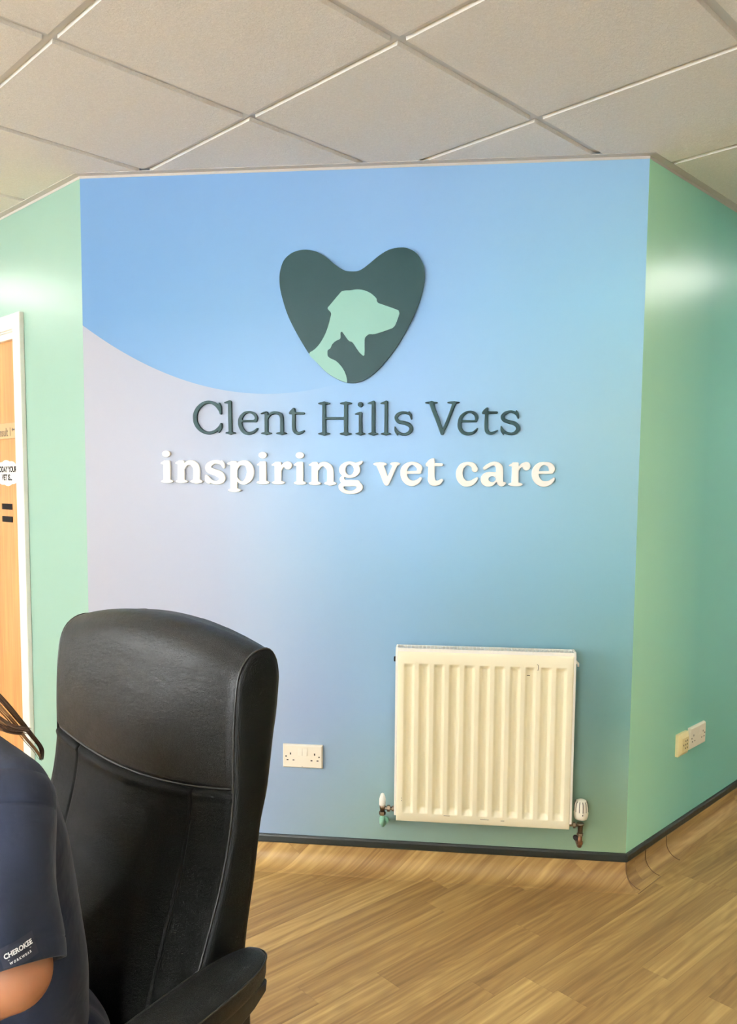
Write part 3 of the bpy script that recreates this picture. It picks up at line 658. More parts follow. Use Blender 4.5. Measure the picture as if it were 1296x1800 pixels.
# pressed front panel as a height field with recessed flutes
ncol, fx0, per = 11, .0205, .0512
xs = [0, .002, .004]
fl = []
for k in range(ncol):
    a = fx0 + per * k + .001; fl.append((a, a + .0115, a + .0265, a + .037))
for a, b, c, d in fl: xs += [a - .001, a, a + .003, b - .003, b, (b + c) / 2, c, c + .003, d - .002, d, d + .001]
xs += [RW - .004, RW - .002, RW]; xs = sorted(set(round(v, 5) for v in xs))
zb0, zb1, zt0, zt1 = .030, .049, RH - .058, RH - .043
zs = [0, .002, .004, zb0 - .001, zb0, zb0 + .003, zb1 - .003, zb1, zb1 + .003, .15, .3, .45, zt0 - .003, zt0, zt0 + .003, zt1 - .003, zt1, zt1 + .001, RH - .012, RH - .004, RH - .002, RH]
def sm(t): t = max(0, min(1, t)); return t * t * (3 - 2 * t)
def depth(x, z):
    w = 0
    for a, b, c, d in fl:
        if a <= x <= d:
            w = sm((x - a) / (b - a)) if x < b else (1.0 if x < c else sm((d - x) / (d - c)))
    v = sm((z - zb0) / (zb1 - zb0)) * sm((zt1 - z) / (zt1 - zt0))
    e = 0
    for q in (x, RW - x, z): e = max(e, .005 * (1 - min(q / .004, 1)) ** 2)
    e = max(e, .008 * sm((z - (RH - .012)) / .012))
    return .0165 * min(w, v) + e
rows = [[(x, FD + depth(x, z), z) for x in xs] for z in zs]
mb = MB(); mb.grid(rows)
mb.grid([[(x, FD + depth(x, RH), RH) for x in xs], [(x, FD + .03, RH) for x in xs]]); mb.grid([[(x, FD + depth(x, 0), 0) for x in xs], [(x, FD + .012, 0) for x in xs]])
mb.add([(0, FD + .005, 0), (0, FD + .005, RH), (0, FD + .012, RH), (0, FD + .012, 0)], [(0, 1, 2, 3)]); mb.add([(RW, FD + .005, 0), (RW, FD + .005, RH), (RW, FD + .012, RH), (RW, FD + .012, 0)], [(0, 1, 2, 3)])
mb.build('front_panel', M_RAD, rad)
# convector body behind, side covers, top grille
mb = MB(); 
for k in range(22): x = .02 + k * .0255; mb.box(x, x + .010, FD + .024, FD + .047, .05, RH - .10)
mb.box(.008, RW - .008, FD + .0185, FD + .0195, .01, RH - .075)
mb.build('convector_fins', M_RADW, rad, weld=False)
for x0, nm in ((-.0075, 0), (RW - .001, 1)):
    x1 = x0 + .0085
    mb = MB(); mb.prism([(FD + .004, .018), (FD + .056, .018), (FD + .056, RH + .011), (FD + .012, RH + .010), (FD + .004, RH - .006)], x0, x1)
    mb.v = [(v[1], v[0], v[2]) for v in mb.v]
    mb.build('side_cover', M_RADW, rad, bevel=.002)
mb = MB(); gz0, gz1 = RH + .001, RH + .010
mb.box(.0, RW, FD + .006, FD + .016, gz0 - .006, gz1 - .002); mb.box(.0, RW, FD + .051, FD + .056, gz0, gz1)
nsl = 44
for k in range(nsl + 1):
    x = .004 + k * (RW - .012) / nsl; mb.box(x - .0010, x + .0032, FD + .015, FD + .052, gz1 - .0034, gz1 - .0020)
mb.build('top_grille', M_RADW, rad, weld=False)
for x in (.09, RW - .11): MB().box(x, x + .03, FD + .05, -.001, .08, RH - .08).build('wall_bracket', M_RADW, rad)
MB().lathe([(.0065, 0), (.0065, .006), (.004, .007)], (RW + .0075, FD + .03, RH - .028), 'x', 12).tube([(RW + .0125, FD + .03, RH - .028), (RW + .017, FD + .027, RH - .031), (RW + .017, FD + .024, RH - .042)], .0032, 10).build('bleed_valve', M_RADW, rad)
MB().lathe([(.004, 0), (.009, -.001), (.009, -.007), (.005, -.008)], (-.0073, FD + .03, RH - .036), 'x', 12).build('blanking_plug', M_DARK, rad)
for pts in ([(.437, -.0962, .530), (.441, -.0962, .5305), (.447, -.0962, .530)], [(.470, -.0958, .569), (.474, -.0958, .566), (.4745, -.0957, .556), (.473, -.0956, .548)], [(.165, -.0956, .028), (.180, -.0957, .0275), (.186, -.0956, .028)], [(.29, -.0955, .022), (.32, -.0955, .021)], [(.36, -.0955, .020), (.372, -.0956, .0205)]):
    MB().tube([(x, y + .0007, z) for x, y, z in pts], .0009, 6).build('scuff_mark', M_SCUFF, rad)
for x, z in ((.018, .083), (.019, .075)): MB().lathe([(.0012, 0), (.0012, -.0006)], (x, FD, z), 'y', 8).build('scuff_mark', M_SCUFF, rad)
# lockshield valve, left
vx, vy = -.050, -.066
v = MB().lathe([(.0085, -.02), (.0085, .0), (.010, .001), (.010, .012), (.008, .014)], (vx, vy, .03), 'z', 16).tube([(vx, vy, .032), (-.004, vy, .032)], .0060, 14).lathe([(.0075, 0), (.0115, .001), (.0115, .011), (.0075, .012)], (vx + .016, vy, .032), 'x', 6, False).lathe([(.0085, 0), (.0095, .001), (.0095, .008)], (vx + .034, vy, .032), 'x', 16).lathe([(.007, 0), (.0115, .002), (.0125, .010), (.0105, .014)], (vx, vy, .006), 'z', 6, False).build('lockshield_valve', M_CHROME, rad)
MB().lathe([(.0110, 0), (.0118, .002), (.0112, .022), (.0085, .033), (.0055, .041), (.002, .043)], (vx, vy, .043), 'z', 16).build('valve_cap', M_RADW, v)
MB().tube([(vx, vy, .008), (vx, vy, -.024), (vx + .002, vy + .006, -.031), (vx + .004, vy + .02, -.033), (vx + .004, -.001, -.033)], .0082, 16).lathe([(.0085, 0), (.0105, .001), (.0105, .022), (.0085, .024)], (vx, vy, -.026), 'z', 16).tube([(vx + .010, vy + .03, -.026), (vx + .012, vy + .045, -.026)], .011, 14).build('painted_pipe', M_MINTP, v)
# thermostatic valve, right
tx, tz = RW + .040, -.017
t_ = MB().lathe([(.0085, -.018), (.0085, .012), (.012, .014), (.012, .020)], (tx, vy, tz + .012), 'z', 16).tube([(RW + .002, vy, tz + .024), (tx, vy, tz + .024)], .0052, 14).lathe([(.0075, 0), (.0105, .001), (.0105, .009), (.0075, .010)], (RW + .014, vy, tz + .024), 'x', 6, False).lathe([(.009, 0), (.0112, .001), (.0112, .008), (.009, .009)], (tx, vy, tz - .012), 'z', 6, False).build('thermostatic_valve', M_CHROME, rad)
hb = [(.011, 0), (.0205, .003), (.0235, .012), (.0245, .022), (.0235, .045), (.0215, .058), (.017, .066), (.009, .070), (.001, .0705)]
hd = MB().lathe(hb, (tx + .001, vy, tz + .046), 'z', 28).build('thermostat_head', M_PLASTIC, t_)
mb = MB()
for k in range(12):
    a = 2 * math.pi * k / 12 + .12; r0 = .0236
    pts = [(tx + .001 + r * math.cos(a), vy + r * math.sin(a), tz + .046 + h) for r, h in ((.0240, .030), (.0234, .045), (.0216, .058), (.0178, .0655))]
    mb.tube(pts, .0011, 6)
mb.lathe([(.0022, 0), (.0022, -.0012)], (tx + .003, vy - .0238, tz + .068), 'y', 10)
mb.build('vent_slots', M_DARK, hd, weld=False)
MB().tube([(tx, vy, tz - .008), (tx, vy, tz - .040), (tx, vy + .004, tz - .050), (tx, vy + .016, tz - .055), (tx, -.001, tz - .055)], .0078, 16).lathe([(.0085, 0), (.0102, .002), (.0102, .012), (.0085, .014)], (tx, vy, tz - .044), 'z', 8, False).build('copper_elbow', M_BRASS, t_)
MB().lathe([(.006, 0), (.0085, -.003), (.0085, -.012), (.005, -.014)], (tx - .014, vy + .012, tz - .022), 'y', 12).tube([(tx, vy, tz - .022), (tx - .014, vy + .008, tz - .022)], .004, 8).build('drain_cock', M_DARK, t_)

# ------------------------------------------------------------------ sockets
M_SOCK = mat('socket_plastic', rgb(240, 232, 214), 0.32); M_CREAM = mat('aged_cream_plastic', rgb(240, 222, 168), 0.35)
def plate(name, w, h, t, m, parent, slope=.004):
    mb = MB(); a, b, s = w / 2, h / 2, slope
    mb.add([(-a, 0, -b), (a, 0, -b), (a, 0, b), (-a, 0, b), (-a, -t * .55, -b), (a, -t * .55, -b), (a, -t * .55, b), (-a, -t * .55, b), (-a + s, -t, -b + s), (a - s, -t, -b + s), (a - s, -t, b - s), (-a + s, -t, b - s)],
           [(0, 1, 5, 4), (1, 2, 6, 5), (2, 3, 7, 6), (3, 0, 4, 7), (4, 5, 9, 8), (5, 6, 10, 9), (6, 7, 11, 10), (7, 4, 8, 11), (8, 9, 10, 11), (3, 2, 1, 0)])
    return mb.build(name, m, parent, bevel=.0012)
def hole(parent, x0, x1, z0, z1, t): MB().box(x0, x1, -t - .0002, -t + .0008, z0, z1).build('pin_hole', M_DARK, parent)
def double_socket(root, switches=(-.009, .009)):
    t = .0125
    plate('faceplate', .146, .086, t, M_SOCK, root)
    for cx in (-.044, .044):
        hole(root, cx - .0022, cx + .0022, .006, .0135, t)
        for s in (-1, 1): hole(root, cx + s * .011 - .0035, cx + s * .011 + .0035, -.0155, -.0115, t)
    for x in (-.0605, .0605): MB().lathe([(.0028, 0), (.0028, -.0006)], (x, -t, 0), 'y', 12).build('fixing_screw', M_DARK, root)
    for x in switches:
        mb = MB(); mb.add([(x - .0082, -t, .004), (x + .0082, -t, .004), (x + .0082, -t, .032), (x - .0082, -t, .032), (x - .0082, -t - .0055, .0045), (x + .0082, -t - .0055, .0045), (x + .0082, -t - .001, .0315), (x - .0082, -t - .001, .0315)],
               [(0, 1, 5, 4), (1, 2, 6, 5), (2, 3, 7, 6), (3, 0, 4, 7), (4, 5, 6, 7)])
        mb.build('rocker_switch', M_SOCK, root, bevel=.0006)
s1 = empty('wall_socket', frame('front', .804, .411, 0)); tag(s1, 'white double wall socket on the blue wall between chair and radiator', 'socket', 'electrical wall sockets')
double_socket(s1)
vs, fs = text_mesh('MK', .005, .0001); MB().add([(x - .004, y - .0127, z - .0385) for x, y, z in vs], fs).build('moulded_mark', mat('mark_grey', rgb(150, 140, 124), .6), s1, weld=False)
s2 = empty('wall_socket', frame('right', .552, .416, 0)); tag(s2, 'white wall socket with one rocker switch on the green wall, right of the cream outlet', 'socket', 'electrical wall sockets')
double_socket(s2, (.016,))
s3 = empty('data_outlet', frame('right', .413, .413, 0)); tag(s3, 'small cream outlet plate with rows of holes beside the white socket on the green wall', 'outlet')
plate('faceplate', .086, .086, .022, M_CREAM, s3, .016)
mb = MB()
for x in (-.016, .0, .016):
    for z in (-.014, .0, .014):
        if x == -.016 and z: continue
        mb.box(x - .0022, x + .0022, -.0224, -.0215, z - .003, z + .003)
mb.build('hole_rows', M_DARK, s3, weld=False)

# ------------------------------------------------------------------ door on the left wall
def oak_mat():
    m = mat('oak_veneer', (1, 1, 1, 1), 0.38, spec=.45); nt = m.node_tree; b = nt.nodes['Principled BSDF']
    tc = nt.nodes.new('ShaderNodeTexCoord'); mp = nt.nodes.new('ShaderNodeMapping'); mp.inputs['Scale'].default_value = (26, 26, 1.3)
    n = nt.nodes.new('ShaderNodeTexNoise'); n.inputs['Scale'].default_value = 1.6; n.inputs['Detail'].default_value = 6; n.inputs['Distortion'].default_value = .8
    nt.links.new(tc.outputs['Object'], mp.inputs[0]); nt.links.new(mp.outputs[0], n.inputs[0])
    c = ramp(nt, n.outputs[0], [(.3, rgb(158, 104, 58)), (.5, rgb(178, 124, 74)), (.7, rgb(190, 138, 86))]); nt.links.new(c, b.inputs['Base Color']); return m
M_OAK = oak_mat()
LF = frame('left', 0, 0, 0)      # x = -u
door = struct(MB().box(-(DU1 - .025), -(DU0 + .028), .012, .056, .008, DZ - .012).build('door_1', M_OAK, matrix=LF, bevel=.002))
def lchild(mb, name, m, bevel=0.0):
    o = mb.build(name, m, None, LF, bevel=bevel, weld=False); o.parent = door; o.matrix_parent_inverse = door.matrix_world.inverted(); return o
mb = MB(); a = .020
mb.box(-.548, -.4805, -a, 0, 0, 2.066); mb.box(-1.515, -1.447, -a, 0, 0, 2.066); mb.box(-1.447, -.548, -a, 0, 2.006, 2.066)
mb.box(-1.447, -.548, -a + .006, 0, 1.999, 2.006)
lchild(mb, 'architrave', M_WHITE_TRIM, .003)
mb = MB()
mb.box(-.579, -.553, -.004, .11, 0, 1.975); mb.box(-1.440, -1.414, -.004, .11, 0, 1.975); mb.box(-1.440, -.553, -.004, .11, 1.973, 1.999)
mb.box(-.592, -.579, .058, .075, 0, 1.96); 
lchild(mb, 'door_frame', M_WHITE_TRIM, .0015)
mb = MB().lathe([(.026, 0), (.026, -.008), (.010, -.010), (.010, -.045)], (-1.35, .012, 1.0), 'y', 20); mb.tube([(-1.35, -.033, 1.0), (-1.25, -.033, 1.0)], .009, 12)
lchild(mb, 'door_handle', M_CHROME)
# room sign plate
sg = empty('room_sign', frame('left', .734, 1.604, -.012)); tag(sg, 'pale sliding room sign plate across the upper oak door', 'sign')
MB().box(-.17, .149, -.006, 0, -.033, .033).build('sign_plate', mat('brushed_gold_plate', rgb(178, 146, 104), .35, metal=.15), sg, bevel=.0015)
M_INK = mat('black_ink', rgb(12, 11, 10), .8, spec=.1); M_GREY_INK = mat('grey_ink', rgb(74, 66, 56), .6)
vs, fs = text_mesh('Consult 1', .052, .0002, 0, .80); mx = max(v[0] for v in vs)
MB().add([(x - mx + .083, y - .0063, z - .022) for x, y, z in vs], fs).build('sign_lettering', M_GREY_INK, sg, weld=False)
mb = MB(); mb.prism([(.098, .004), (.106, .012), (.106, .007), (.126, .007), (.126, .001), (.106, .001), (.106, -.004)], -.0066, -.006); mb.build('slider_arrow', M_GREY_INK, sg)
# speech-bubble notice
cl = empty('paper_notice', frame('left', .709, 1.428, -.0125)); tag(cl, 'white cloud-shaped paper notice with black serif words on the oak door', 'notice')
pts = []
for k in range(120):
    t = 2 * math.pi * k / 120; r = 1 + .10 * abs(math.sin(5 * t + .4)) ; pts.append((-.118 * r * math.cos(t) * 1.0, .050 * r * math.sin(t)))
MB().prism(pts, -.0012, 0).build('paper', mat('white_card', rgb(240, 236, 228), .6), cl)
mb = MB()
for txt, zz, sz in (('TODAY YOUR', .004, .034), ('VET IS...', -.030, .034)):
    vs, fs = text_mesh(txt, sz, .0002, .0014, .88, 'CENTER'); mb.add([(x, y - .0014, z + zz) for x, y, z in vs], fs)
mb.build('notice_lettering', M_INK, cl, weld=False)
for z, w in ((1.2855, 'upper'), (1.232, 'lower')):
    o = MB().box(-.050, .052, -.003, 0, -.0125, .0125).build('hook_pad', mat('black_felt', rgb(14, 12, 11), .95, spec=.1), matrix=frame('left', .716, z, -.012), bevel=.0008)
    tag(o, w + ' of two small black rectangular pads stuck below the notice on the oak door', 'pad', 'black pads on the door')
LABEL_Y, LABEL_Z, LABEL_N, LABEL_ROT = -.361, .911, -.30, math.radians(10)
HAIR_LOCKS = [
    ([(.060, -.345, 1.23), (.10, -.300, 1.165), (.118, -.274, 1.128), (.119, -.253, 1.098), (.118, -.236, 1.073), (.119, -.222, 1.050), (.122, -.224, 1.036)], 0, 26, .0042, .0010),
    ([(.065, -.335, 1.22), (.10, -.298, 1.155), (.118, -.275, 1.116), (.120, -.258, 1.092), (.118, -.245, 1.071), (.118, -.230, 1.050), (.121, -.224, 1.037)], 1, 18, .0040, .0008),
    ([(.070, -.350, 1.22), (.095, -.320, 1.14), (.118, -.285, 1.105), (.126, -.268, 1.090), (.132, -.25, 1.083)], 0, 44, .011, .0014),
    ([(.070, -.350, 1.22), (.100, -.330, 1.14), (.122, -.295, 1.108), (.130, -.278, 1.092)], 1, 22, .010, .0010),
]
# ------------------------------------------------------------------ black leather office chair
def leather_mat(name, base=(11, 11, 10), rough=.40, strength=.55, scale=1.0, spec=.34):
    m = mat(name, rgb(*base), rough, spec=spec); nt = m.node_tree; b = nt.nodes['Principled BSDF']
    tc = nt.nodes.new('ShaderNodeTexCoord')
    v = nt.nodes.new('ShaderNodeTexVoronoi'); v.feature = 'DISTANCE_TO_EDGE'; v.inputs['Scale'].default_value = 420 * scale
    n0 = nt.nodes.new('ShaderNodeTexNoise'); n0.inputs['Scale'].default_value = 90 * scale; n0.inputs['Detail'].default_value = 3
    n = nt.nodes.new('ShaderNodeTexNoise'); n.inputs['Scale'].default_value = 22; n.inputs['Detail'].default_value = 4
    mp = nt.nodes.new('ShaderNodeMapping'); mp.inputs['Scale'].default_value = (1, 1, 1.8)
    nt.links.new(tc.outputs['Object'], mp.inputs[0])
    for q in (v, n0, n): nt.links.new(mp.outputs[0], q.inputs['Vector'])
    h = math_node(nt, 'ADD', math_node(nt, 'MULTIPLY', maprange(nt, v.outputs['Distance'], 0, .12), .5), math_node(nt, 'MULTIPLY', n0.outputs[0], .9))
    h = math_node(nt, 'ADD', h, math_node(nt, 'MULTIPLY', n.outputs[0], 1.6))
    bp = nt.nodes.new('ShaderNodeBump'); bp.inputs['Strength'].default_value = strength; bp.inputs['Distance'].default_value = .0016
    nt.links.new(h, bp.inputs['Height']); nt.links.new(bp.outputs[0], b.inputs['Normal'])
    nt.links.new(math_node(nt, 'ADD', math_node(nt, 'MULTIPLY', n.outputs[0], .16), rough - .08), b.inputs['Roughness'])
    return m
M_LEATHER = leather_mat('black_leather', (11, 11, 9), .40, .6, spec=.30); M_LEATHERB = leather_mat('black_leather_shaded', (7, 7, 6), .52, .6, spec=.08); M_LEATHER2 = leather_mat('black_leather_side', (9, 10, 9), .55, .25, spec=.13)  # lower backrest darker and duller: shade behind the sitter put into its leather
M_STITCH = mat('black_piping', rgb(30, 29, 26), .4); M_PLBLK = mat('black_plastic', rgb(20, 20, 19), .45, bump=(200, .2, .001))
az = math.radians(129.5)
CX_ = Vector((math.sin(az), math.cos(az), 0)); CY_ = Vector((-CX_.y, CX_.x, 0))
CHAIR = Matrix(((CX_.x, CY_.x, 0, -.374), (CX_.y, CY_.y, 0, 1.293), (0, 0, 1, 0), (0, 0, 0, 1)))
chair = empty('office_chair', CHAIR); tag(chair, 'black leather high-back office chair with padded armrests in the foreground', 'chair')
HWD = .24
FRONT = [(-.094, .46), (-.098, .54), (-.090, .63), (-.064, .711), (-.039, .776), (-.023, .821), (-.007, .883), (.000, .930), (.001, .956), (.0015, 1.0), (.003, 1.045), (.006, 1.082), (.011, 1.114), (.022, 1.137), (.040, 1.150), (.060, 1.154)]
REAR = [(.078, 1.151), (.092, 1.137), (.099, 1.114), (.098, 1.09), (.093, 1.05), (.087, 1.02), (.080, .975), (.073, .935), (.061, .895), (.055, .861), (.047, .81), (.037, .763), (.029, .716), (.020, .63), (.016, .54), (.016, .46)]
PROF = catmull(FRONT + REAR, 5)
def seam_z(x): return .932 + .025 * (x / HWD) ** 2
def back_pt(y, z, x, front):
    """bulge, top arch and seam grooves of the upholstery"""
    q = 1 - (x / HWD) ** 2
    topw = sm((z - 1.02) / .12)
    zz = z + .032 * max(q, 0) * topw
    edge = sm((HWD - abs(x)) / .014)
    if front:
        y -= .010 * q * sm((z - .45) / .2)
        y += .0028 * (1 - edge)
        if z > seam_z(x): y -= .004 * math.sin(min(1, (z - seam_z(x)) / .16) * math.pi) * q
        s = z - seam_z(x)
        y += .0065 * math.exp(-(s / .0042) ** 2) - .0022 * math.exp(-((s + .011) / .006) ** 2)
        if s < 0:
            d = abs(x) - (.160 + .03 * sm((-s - .02) / .12) * 0 - .004 * math.cos(min(-s, .3) * 8)) 
            y += .0030 * math.exp(-(d / .0030) ** 2) * sm(-s / .006)
            y -= .004 * math.sin(min(1, -s / .45) * math.pi) * sm((.158 - abs(x)) / .06)
    else:
        y += .008 * q
        y -= .004 * (1 - edge)
    return (x, y, zz)
xs_ = sorted(set([round(-HWD + 2 * HWD * k / 150, 5) for k in range(151)] + [sg * (.160 - .004 + k * .0011) for k in range(-5, 8) for sg in (-1, 1)]))
arc = [0]
P2 = [(float(p[0]), float(p[1])) for p in PROF]
for a, b in zip(P2[:-1], P2[1:]): arc.append(arc[-1] + math.dist(a, b))
def prof_at(s):
    s = max(0, min(arc[-1], s)); i = int(np.searchsorted(arc, s)); i = max(1, min(len(arc) - 1, i))
    t = (s - arc[i - 1]) / max(arc[i] - arc[i - 1], 1e-9)
    return (P2[i - 1][0] + t * (P2[i][0] - P2[i - 1][0]), P2[i - 1][1] + t * (P2[i][1] - P2[i - 1][1]))
s_top = arc[5 * (len(FRONT))]  # arc length about the crown
def s_front(z):
    for k in range(len(P2) - 1):
        if P2[k + 1][1] >= z: return arc[k] + (z - P2[k][1]) / max(P2[k + 1][1] - P2[k][1], 1e-9) * (arc[k + 1] - arc[k])
def s_rear(z):
    for k in range(len(P2) - 1, 0, -1):
        if P2[k - 1][1] >= z: return arc[k] - (z - P2[k][1]) / max(P2[k - 1][1] - P2[k][1], 1e-9) * (arc[k] - arc[k - 1])
def strip(s0f, s1f, n, frontmask):
    rows = []
    for i in range(n + 1):
        r = []
        for x in xs_:
            s = s0f(x) + (s1f(x) - s0f(x)) * i / n
            y, z = prof_at(s); r.append(back_pt(y, z, x, s < s_top))
        rows.append(r)
    return rows
sz = lambda x: s_front(seam_z(x))
szr = lambda x: s_rear(.930)
MB().grid(strip(sz, szr, 190, None)).build('headrest', M_LEATHER, chair)
mb = MB(); mb.grid(strip(lambda x: 0, sz, 170, None)); mb.grid(strip(szr, lambda x: arc[-1], 60, None)); mb.build('backrest', M_LEATHERB, chair)
for sx in (-1, 1):
    # gusset side panel with soft bulge, and the piping round it
    x = sx * HWD; cy = .03; rows = []
    loop = [(p[0], p[1]) for p in P2]
    def shr(p, t, zc): 
        return (p[0] + (t_axis(p[1]) - p[0]) * t, p[1] + (min(p[1], 1.09) - p[1]) * t)
    def t_axis(z): return float(np.interp(z, [.46, .63, .78, .9, 1.0, 1.15], [-.04, -.035, .0, .03, .045, .05]))
    for t, bx in ((0, -.001), (.05, .003), (.18, .006), (.4, .008), (.7, .009), (1, .009)):
        rows.append([(x + sx * bx, *shr((p[0] + .0050 - .0095 * sm((i - 5 * len(FRONT) + 12) / 24) , p[1]), t, 0)) for i, p in enumerate(loop)])
    MB().grid(rows).build('side_panel', M_LEATHER2, chair)
    pts = [(x - sx * .001, p[0] + .0040 - .007 * sm((i - 5 * len(FRONT) + 12) / 24), p[1] + .0008) for i, p in enumerate(loop)][::2]
    MB().tube(pts, .0018, 8).build('piping', M_STITCH, chair)
pts = [Vector(back_pt(*prof_at(sz(x)), x, True)) + Vector((0, -.001, 0)) for x in xs_[::3]]
MB().tube(pts, .0019, 8).build('piping', M_STITCH, chair)

# armrests: long padded rests, slightly splayed towards the front
AZ = .022
def armrest(sx):
    # local: v runs forward (negative y), w across
    root = Vector((sx * .282, .018, AZ)); d = Vector((sx * .13, -1, 0)).normalized(); w = Vector((1, 0, 0)) - d * d.x; w.normalize()
    Ln, hw = .315, .038; rows = []
    def outline(k, hw_, L_, inset):
        pts = []
        for j in range(56):
            t = 2 * math.pi * j / 56; cx = math.copysign(abs(math.cos(t)) ** .55, math.cos(t)); sy = math.copysign(abs(math.sin(t)) ** .8, math.sin(t))
            v = L_ / 2 + (L_ / 2 - inset) * cx; u = (hw_ - inset) * sy * (1 - .10 * (1 - min(1, v / .1)))
            pts.append(root + d * v + w * u + Vector((0, 0, k)))
        return pts
    for z, ins in ((.672, .006), (.674, .0015), (.680, 0), (.694, -.0004), (.7005, .0), (.7035, .0018), (.7075, .0052), (.7105, .010), (.7125, .018), (.7128, .030)):
        rows.append(outline(z, hw, Ln, ins))
    def crown(r):  # gentle sag along the pad
        return r
    mb = MB(); mb.grid(rows, closed_u=True); mb.add(rows[-1], [tuple(range(56))], True); mb.add(rows[0], [tuple(reversed(range(56)))])
    pad = mb.build('armrest', M_LEATHER, chair)
    o = outline(.7022, hw, Ln, -.0004); MB().tube(o + [o[0]], .0015, 6, caps=False).build('pad_seam', M_STITCH, pad)
    # curved arm frame beneath the pad and its upright
    fr = []
    for v, z0, z1, hw_ in ((.012, .668, .673, .022), (.020, .659, .673, .027), (.045, .648, .673, .028), (.075, .640, .673, .028), (.20, .640, .673, .028), (.27, .650, .673, .026), (.298, .664, .673, .022)):
        c = root + d * v
        fr.append([c + w * hw_ + Vector((0, 0, z0)), c - w * hw_ + Vector((0, 0, z0)), c - w * hw_ + Vector((0, 0, z1)), c + w * hw_ + Vector((0, 0, z1))])
    mb = MB(); mb.grid(fr, closed_u=True, smooth=False); mb.add(fr[0], [(0, 1, 2, 3)]); mb.add(fr[-1], [(3, 2, 1, 0)])
    mb.build('arm_frame', M_PLBLK, pad, bevel=.003)
    mb = MB(); rows = []
    for z, y, hx, hy, dx in ((.652 + AZ, -.045, .020, .024, 0), (.60, -.040, .019, .021, .002), (.52, -.048, .018, .021, .003), (.44, -.075, .018, .024, 0), (.40, -.11, .018, .026, -.012)):
        rows.append([(sx * (.284 + dx) + hx * a, y + hy * b, z) for a, b in ((-1, -1), (1, -1), (1, 1), (-1, 1))])
    mb.grid(rows, closed_u=True, smooth=False); mb.add(rows[0], [(0, 1, 2, 3)]); mb.add(rows[-1], [(3, 2, 1, 0)])
    mb.box(min(sx * .16, sx * .290), max(sx * .16, sx * .290), -.135, -.085, .386, .404)
    mb.build('arm_upright', M_PLBLK, chair, bevel=.004, weld=False)
armrest(1); armrest(-1)
# seat, mechanism, gas lift, star base, castors
def pad_rows(w, y0, y1, z0, z1, r, n=40):
    rows = []
    for k in range(n + 1):
        pass
    return rows
rows = []
cyc = -.285; hwS, hdS = .245, .225
for z, ins in ((.408, .03), (.410, .008), (.42, 0), (.455, -.004), (.475, 0), (.487, .012), (.494, .035), (.498, .08), (.4985, .14)):
    r = []
    for j in range(64):
        t = 2 * math.pi * j / 64; cx = math.copysign(abs(math.cos(t)) ** .4, math.cos(t)); sy = math.copysign(abs(math.sin(t)) ** .4, math.sin(t))
        r.append(((hwS - ins) * cx, cyc + (hdS - ins) * sy, z - (.02 * max(0, -sy - .6))))
    rows.append(r)
mb = MB(); mb.grid(rows, closed_u=True); mb.add(rows[-1], [tuple(range(64))], True); mb.add(rows[0], [tuple(reversed(range(64)))]); mb.build('seat', M_LEATHER, chair)
MB().box(-.16, .16, -.42, -.04, .384, .407).box(-.06, .06, -.08, .03, .384, .395).box(-.04, .04, .01, .034, .384, .62).build('seat_mechanism', M_PLBLK, chair, weld=False, bevel=.003)
BC = (0, -.25)
MB().lathe([(.045, .10), (.030, .16), (.026, .22), (.026, .30), (.018, .301), (.018, .385)], (BC[0], BC[1], 0), 'z', 24, False).build('gas_lift', M_PLBLK, chair)
for k in range(5):
    a = 2 * math.pi * k / 5 + .5; ex, ey = BC[0] + .31 * math.cos(a), BC[1] + .31 * math.sin(a)
    leg = MB().tube([(BC[0], BC[1], .125), (BC[0] + .15 * math.cos(a), BC[1] + .15 * math.sin(a), .112), (ex, ey, .078)], [.030, .024, .016], 12, squash=.7).build('base_leg', M_PLBLK, chair)
    mb = MB(); nx, ny = -math.sin(a), math.cos(a)
    for sgn in (-1, 1):
        c = Vector((ex + nx * .016 * sgn, ey + ny * .016 * sgn, .029)); q = Vector((nx, ny, 0)) * .009
        mb.tube([c - q, c + q], .028, 20, smooth=False)
    mb.tube([(ex, ey, .045), (ex, ey, .08)], .007, 8); mb.build('castor', M_PLBLK, leg, weld=False)

# ------------------------------------------------------------------ seated person in navy scrubs
M_SKIN = mat('skin', rgb(158, 108, 78), .5, bump=(120, .12, .001)); nt = M_SKIN.node_tree; b = nt.nodes['Principled BSDF']
b.inputs['Subsurface Weight'].default_value = .12; b.inputs['Subsurface Radius'].default_value = (.02, .008, .004)
def cloth_mat(name, c):
    m = mat(name, c, .82, spec=.2); nt = m.node_tree; b = nt.nodes['Principled BSDF']; b.inputs['Sheen Weight'].default_value = .12
    tc = nt.nodes.new('ShaderNodeTexCoord'); n = nt.nodes.new('ShaderNodeTexNoise'); n.inputs['Scale'].default_value = 14; n.inputs['Detail'].default_value = 3; n.inputs['Distortion'].default_value = .6
    w = nt.nodes.new('ShaderNodeTexNoise'); w.inputs['Scale'].default_value = 900
    nt.links.new(tc.outputs['Object'], n.inputs[0]); nt.links.new(tc.outputs['Object'], w.inputs[0])
    b1 = nt.nodes.new('ShaderNodeBump'); b1.inputs['Strength'].default_value = .5; b1.inputs['Distance'].default_value = .008
    b2 = nt.nodes.new('ShaderNodeBump'); b2.inputs['Strength'].default_value = .2; b2.inputs['Distance'].default_value = .0005
    nt.links.new(n.outputs[0], b1.inputs['Height']); nt.links.new(w.outputs[0], b2.inputs['Height']); nt.links.new(b1.outputs[0], b2.inputs['Normal']); nt.links.new(b2.outputs[0], b.inputs['Normal'])
    return m
M_NAVY = cloth_mat('navy_scrub_cloth', rgb(22, 28, 44)); M_NAVY2 = cloth_mat('navy_trouser_cloth', rgb(24, 29, 44))
person = empty('person', CHAIR @ Matrix.Translation((0, -.2, 0)))
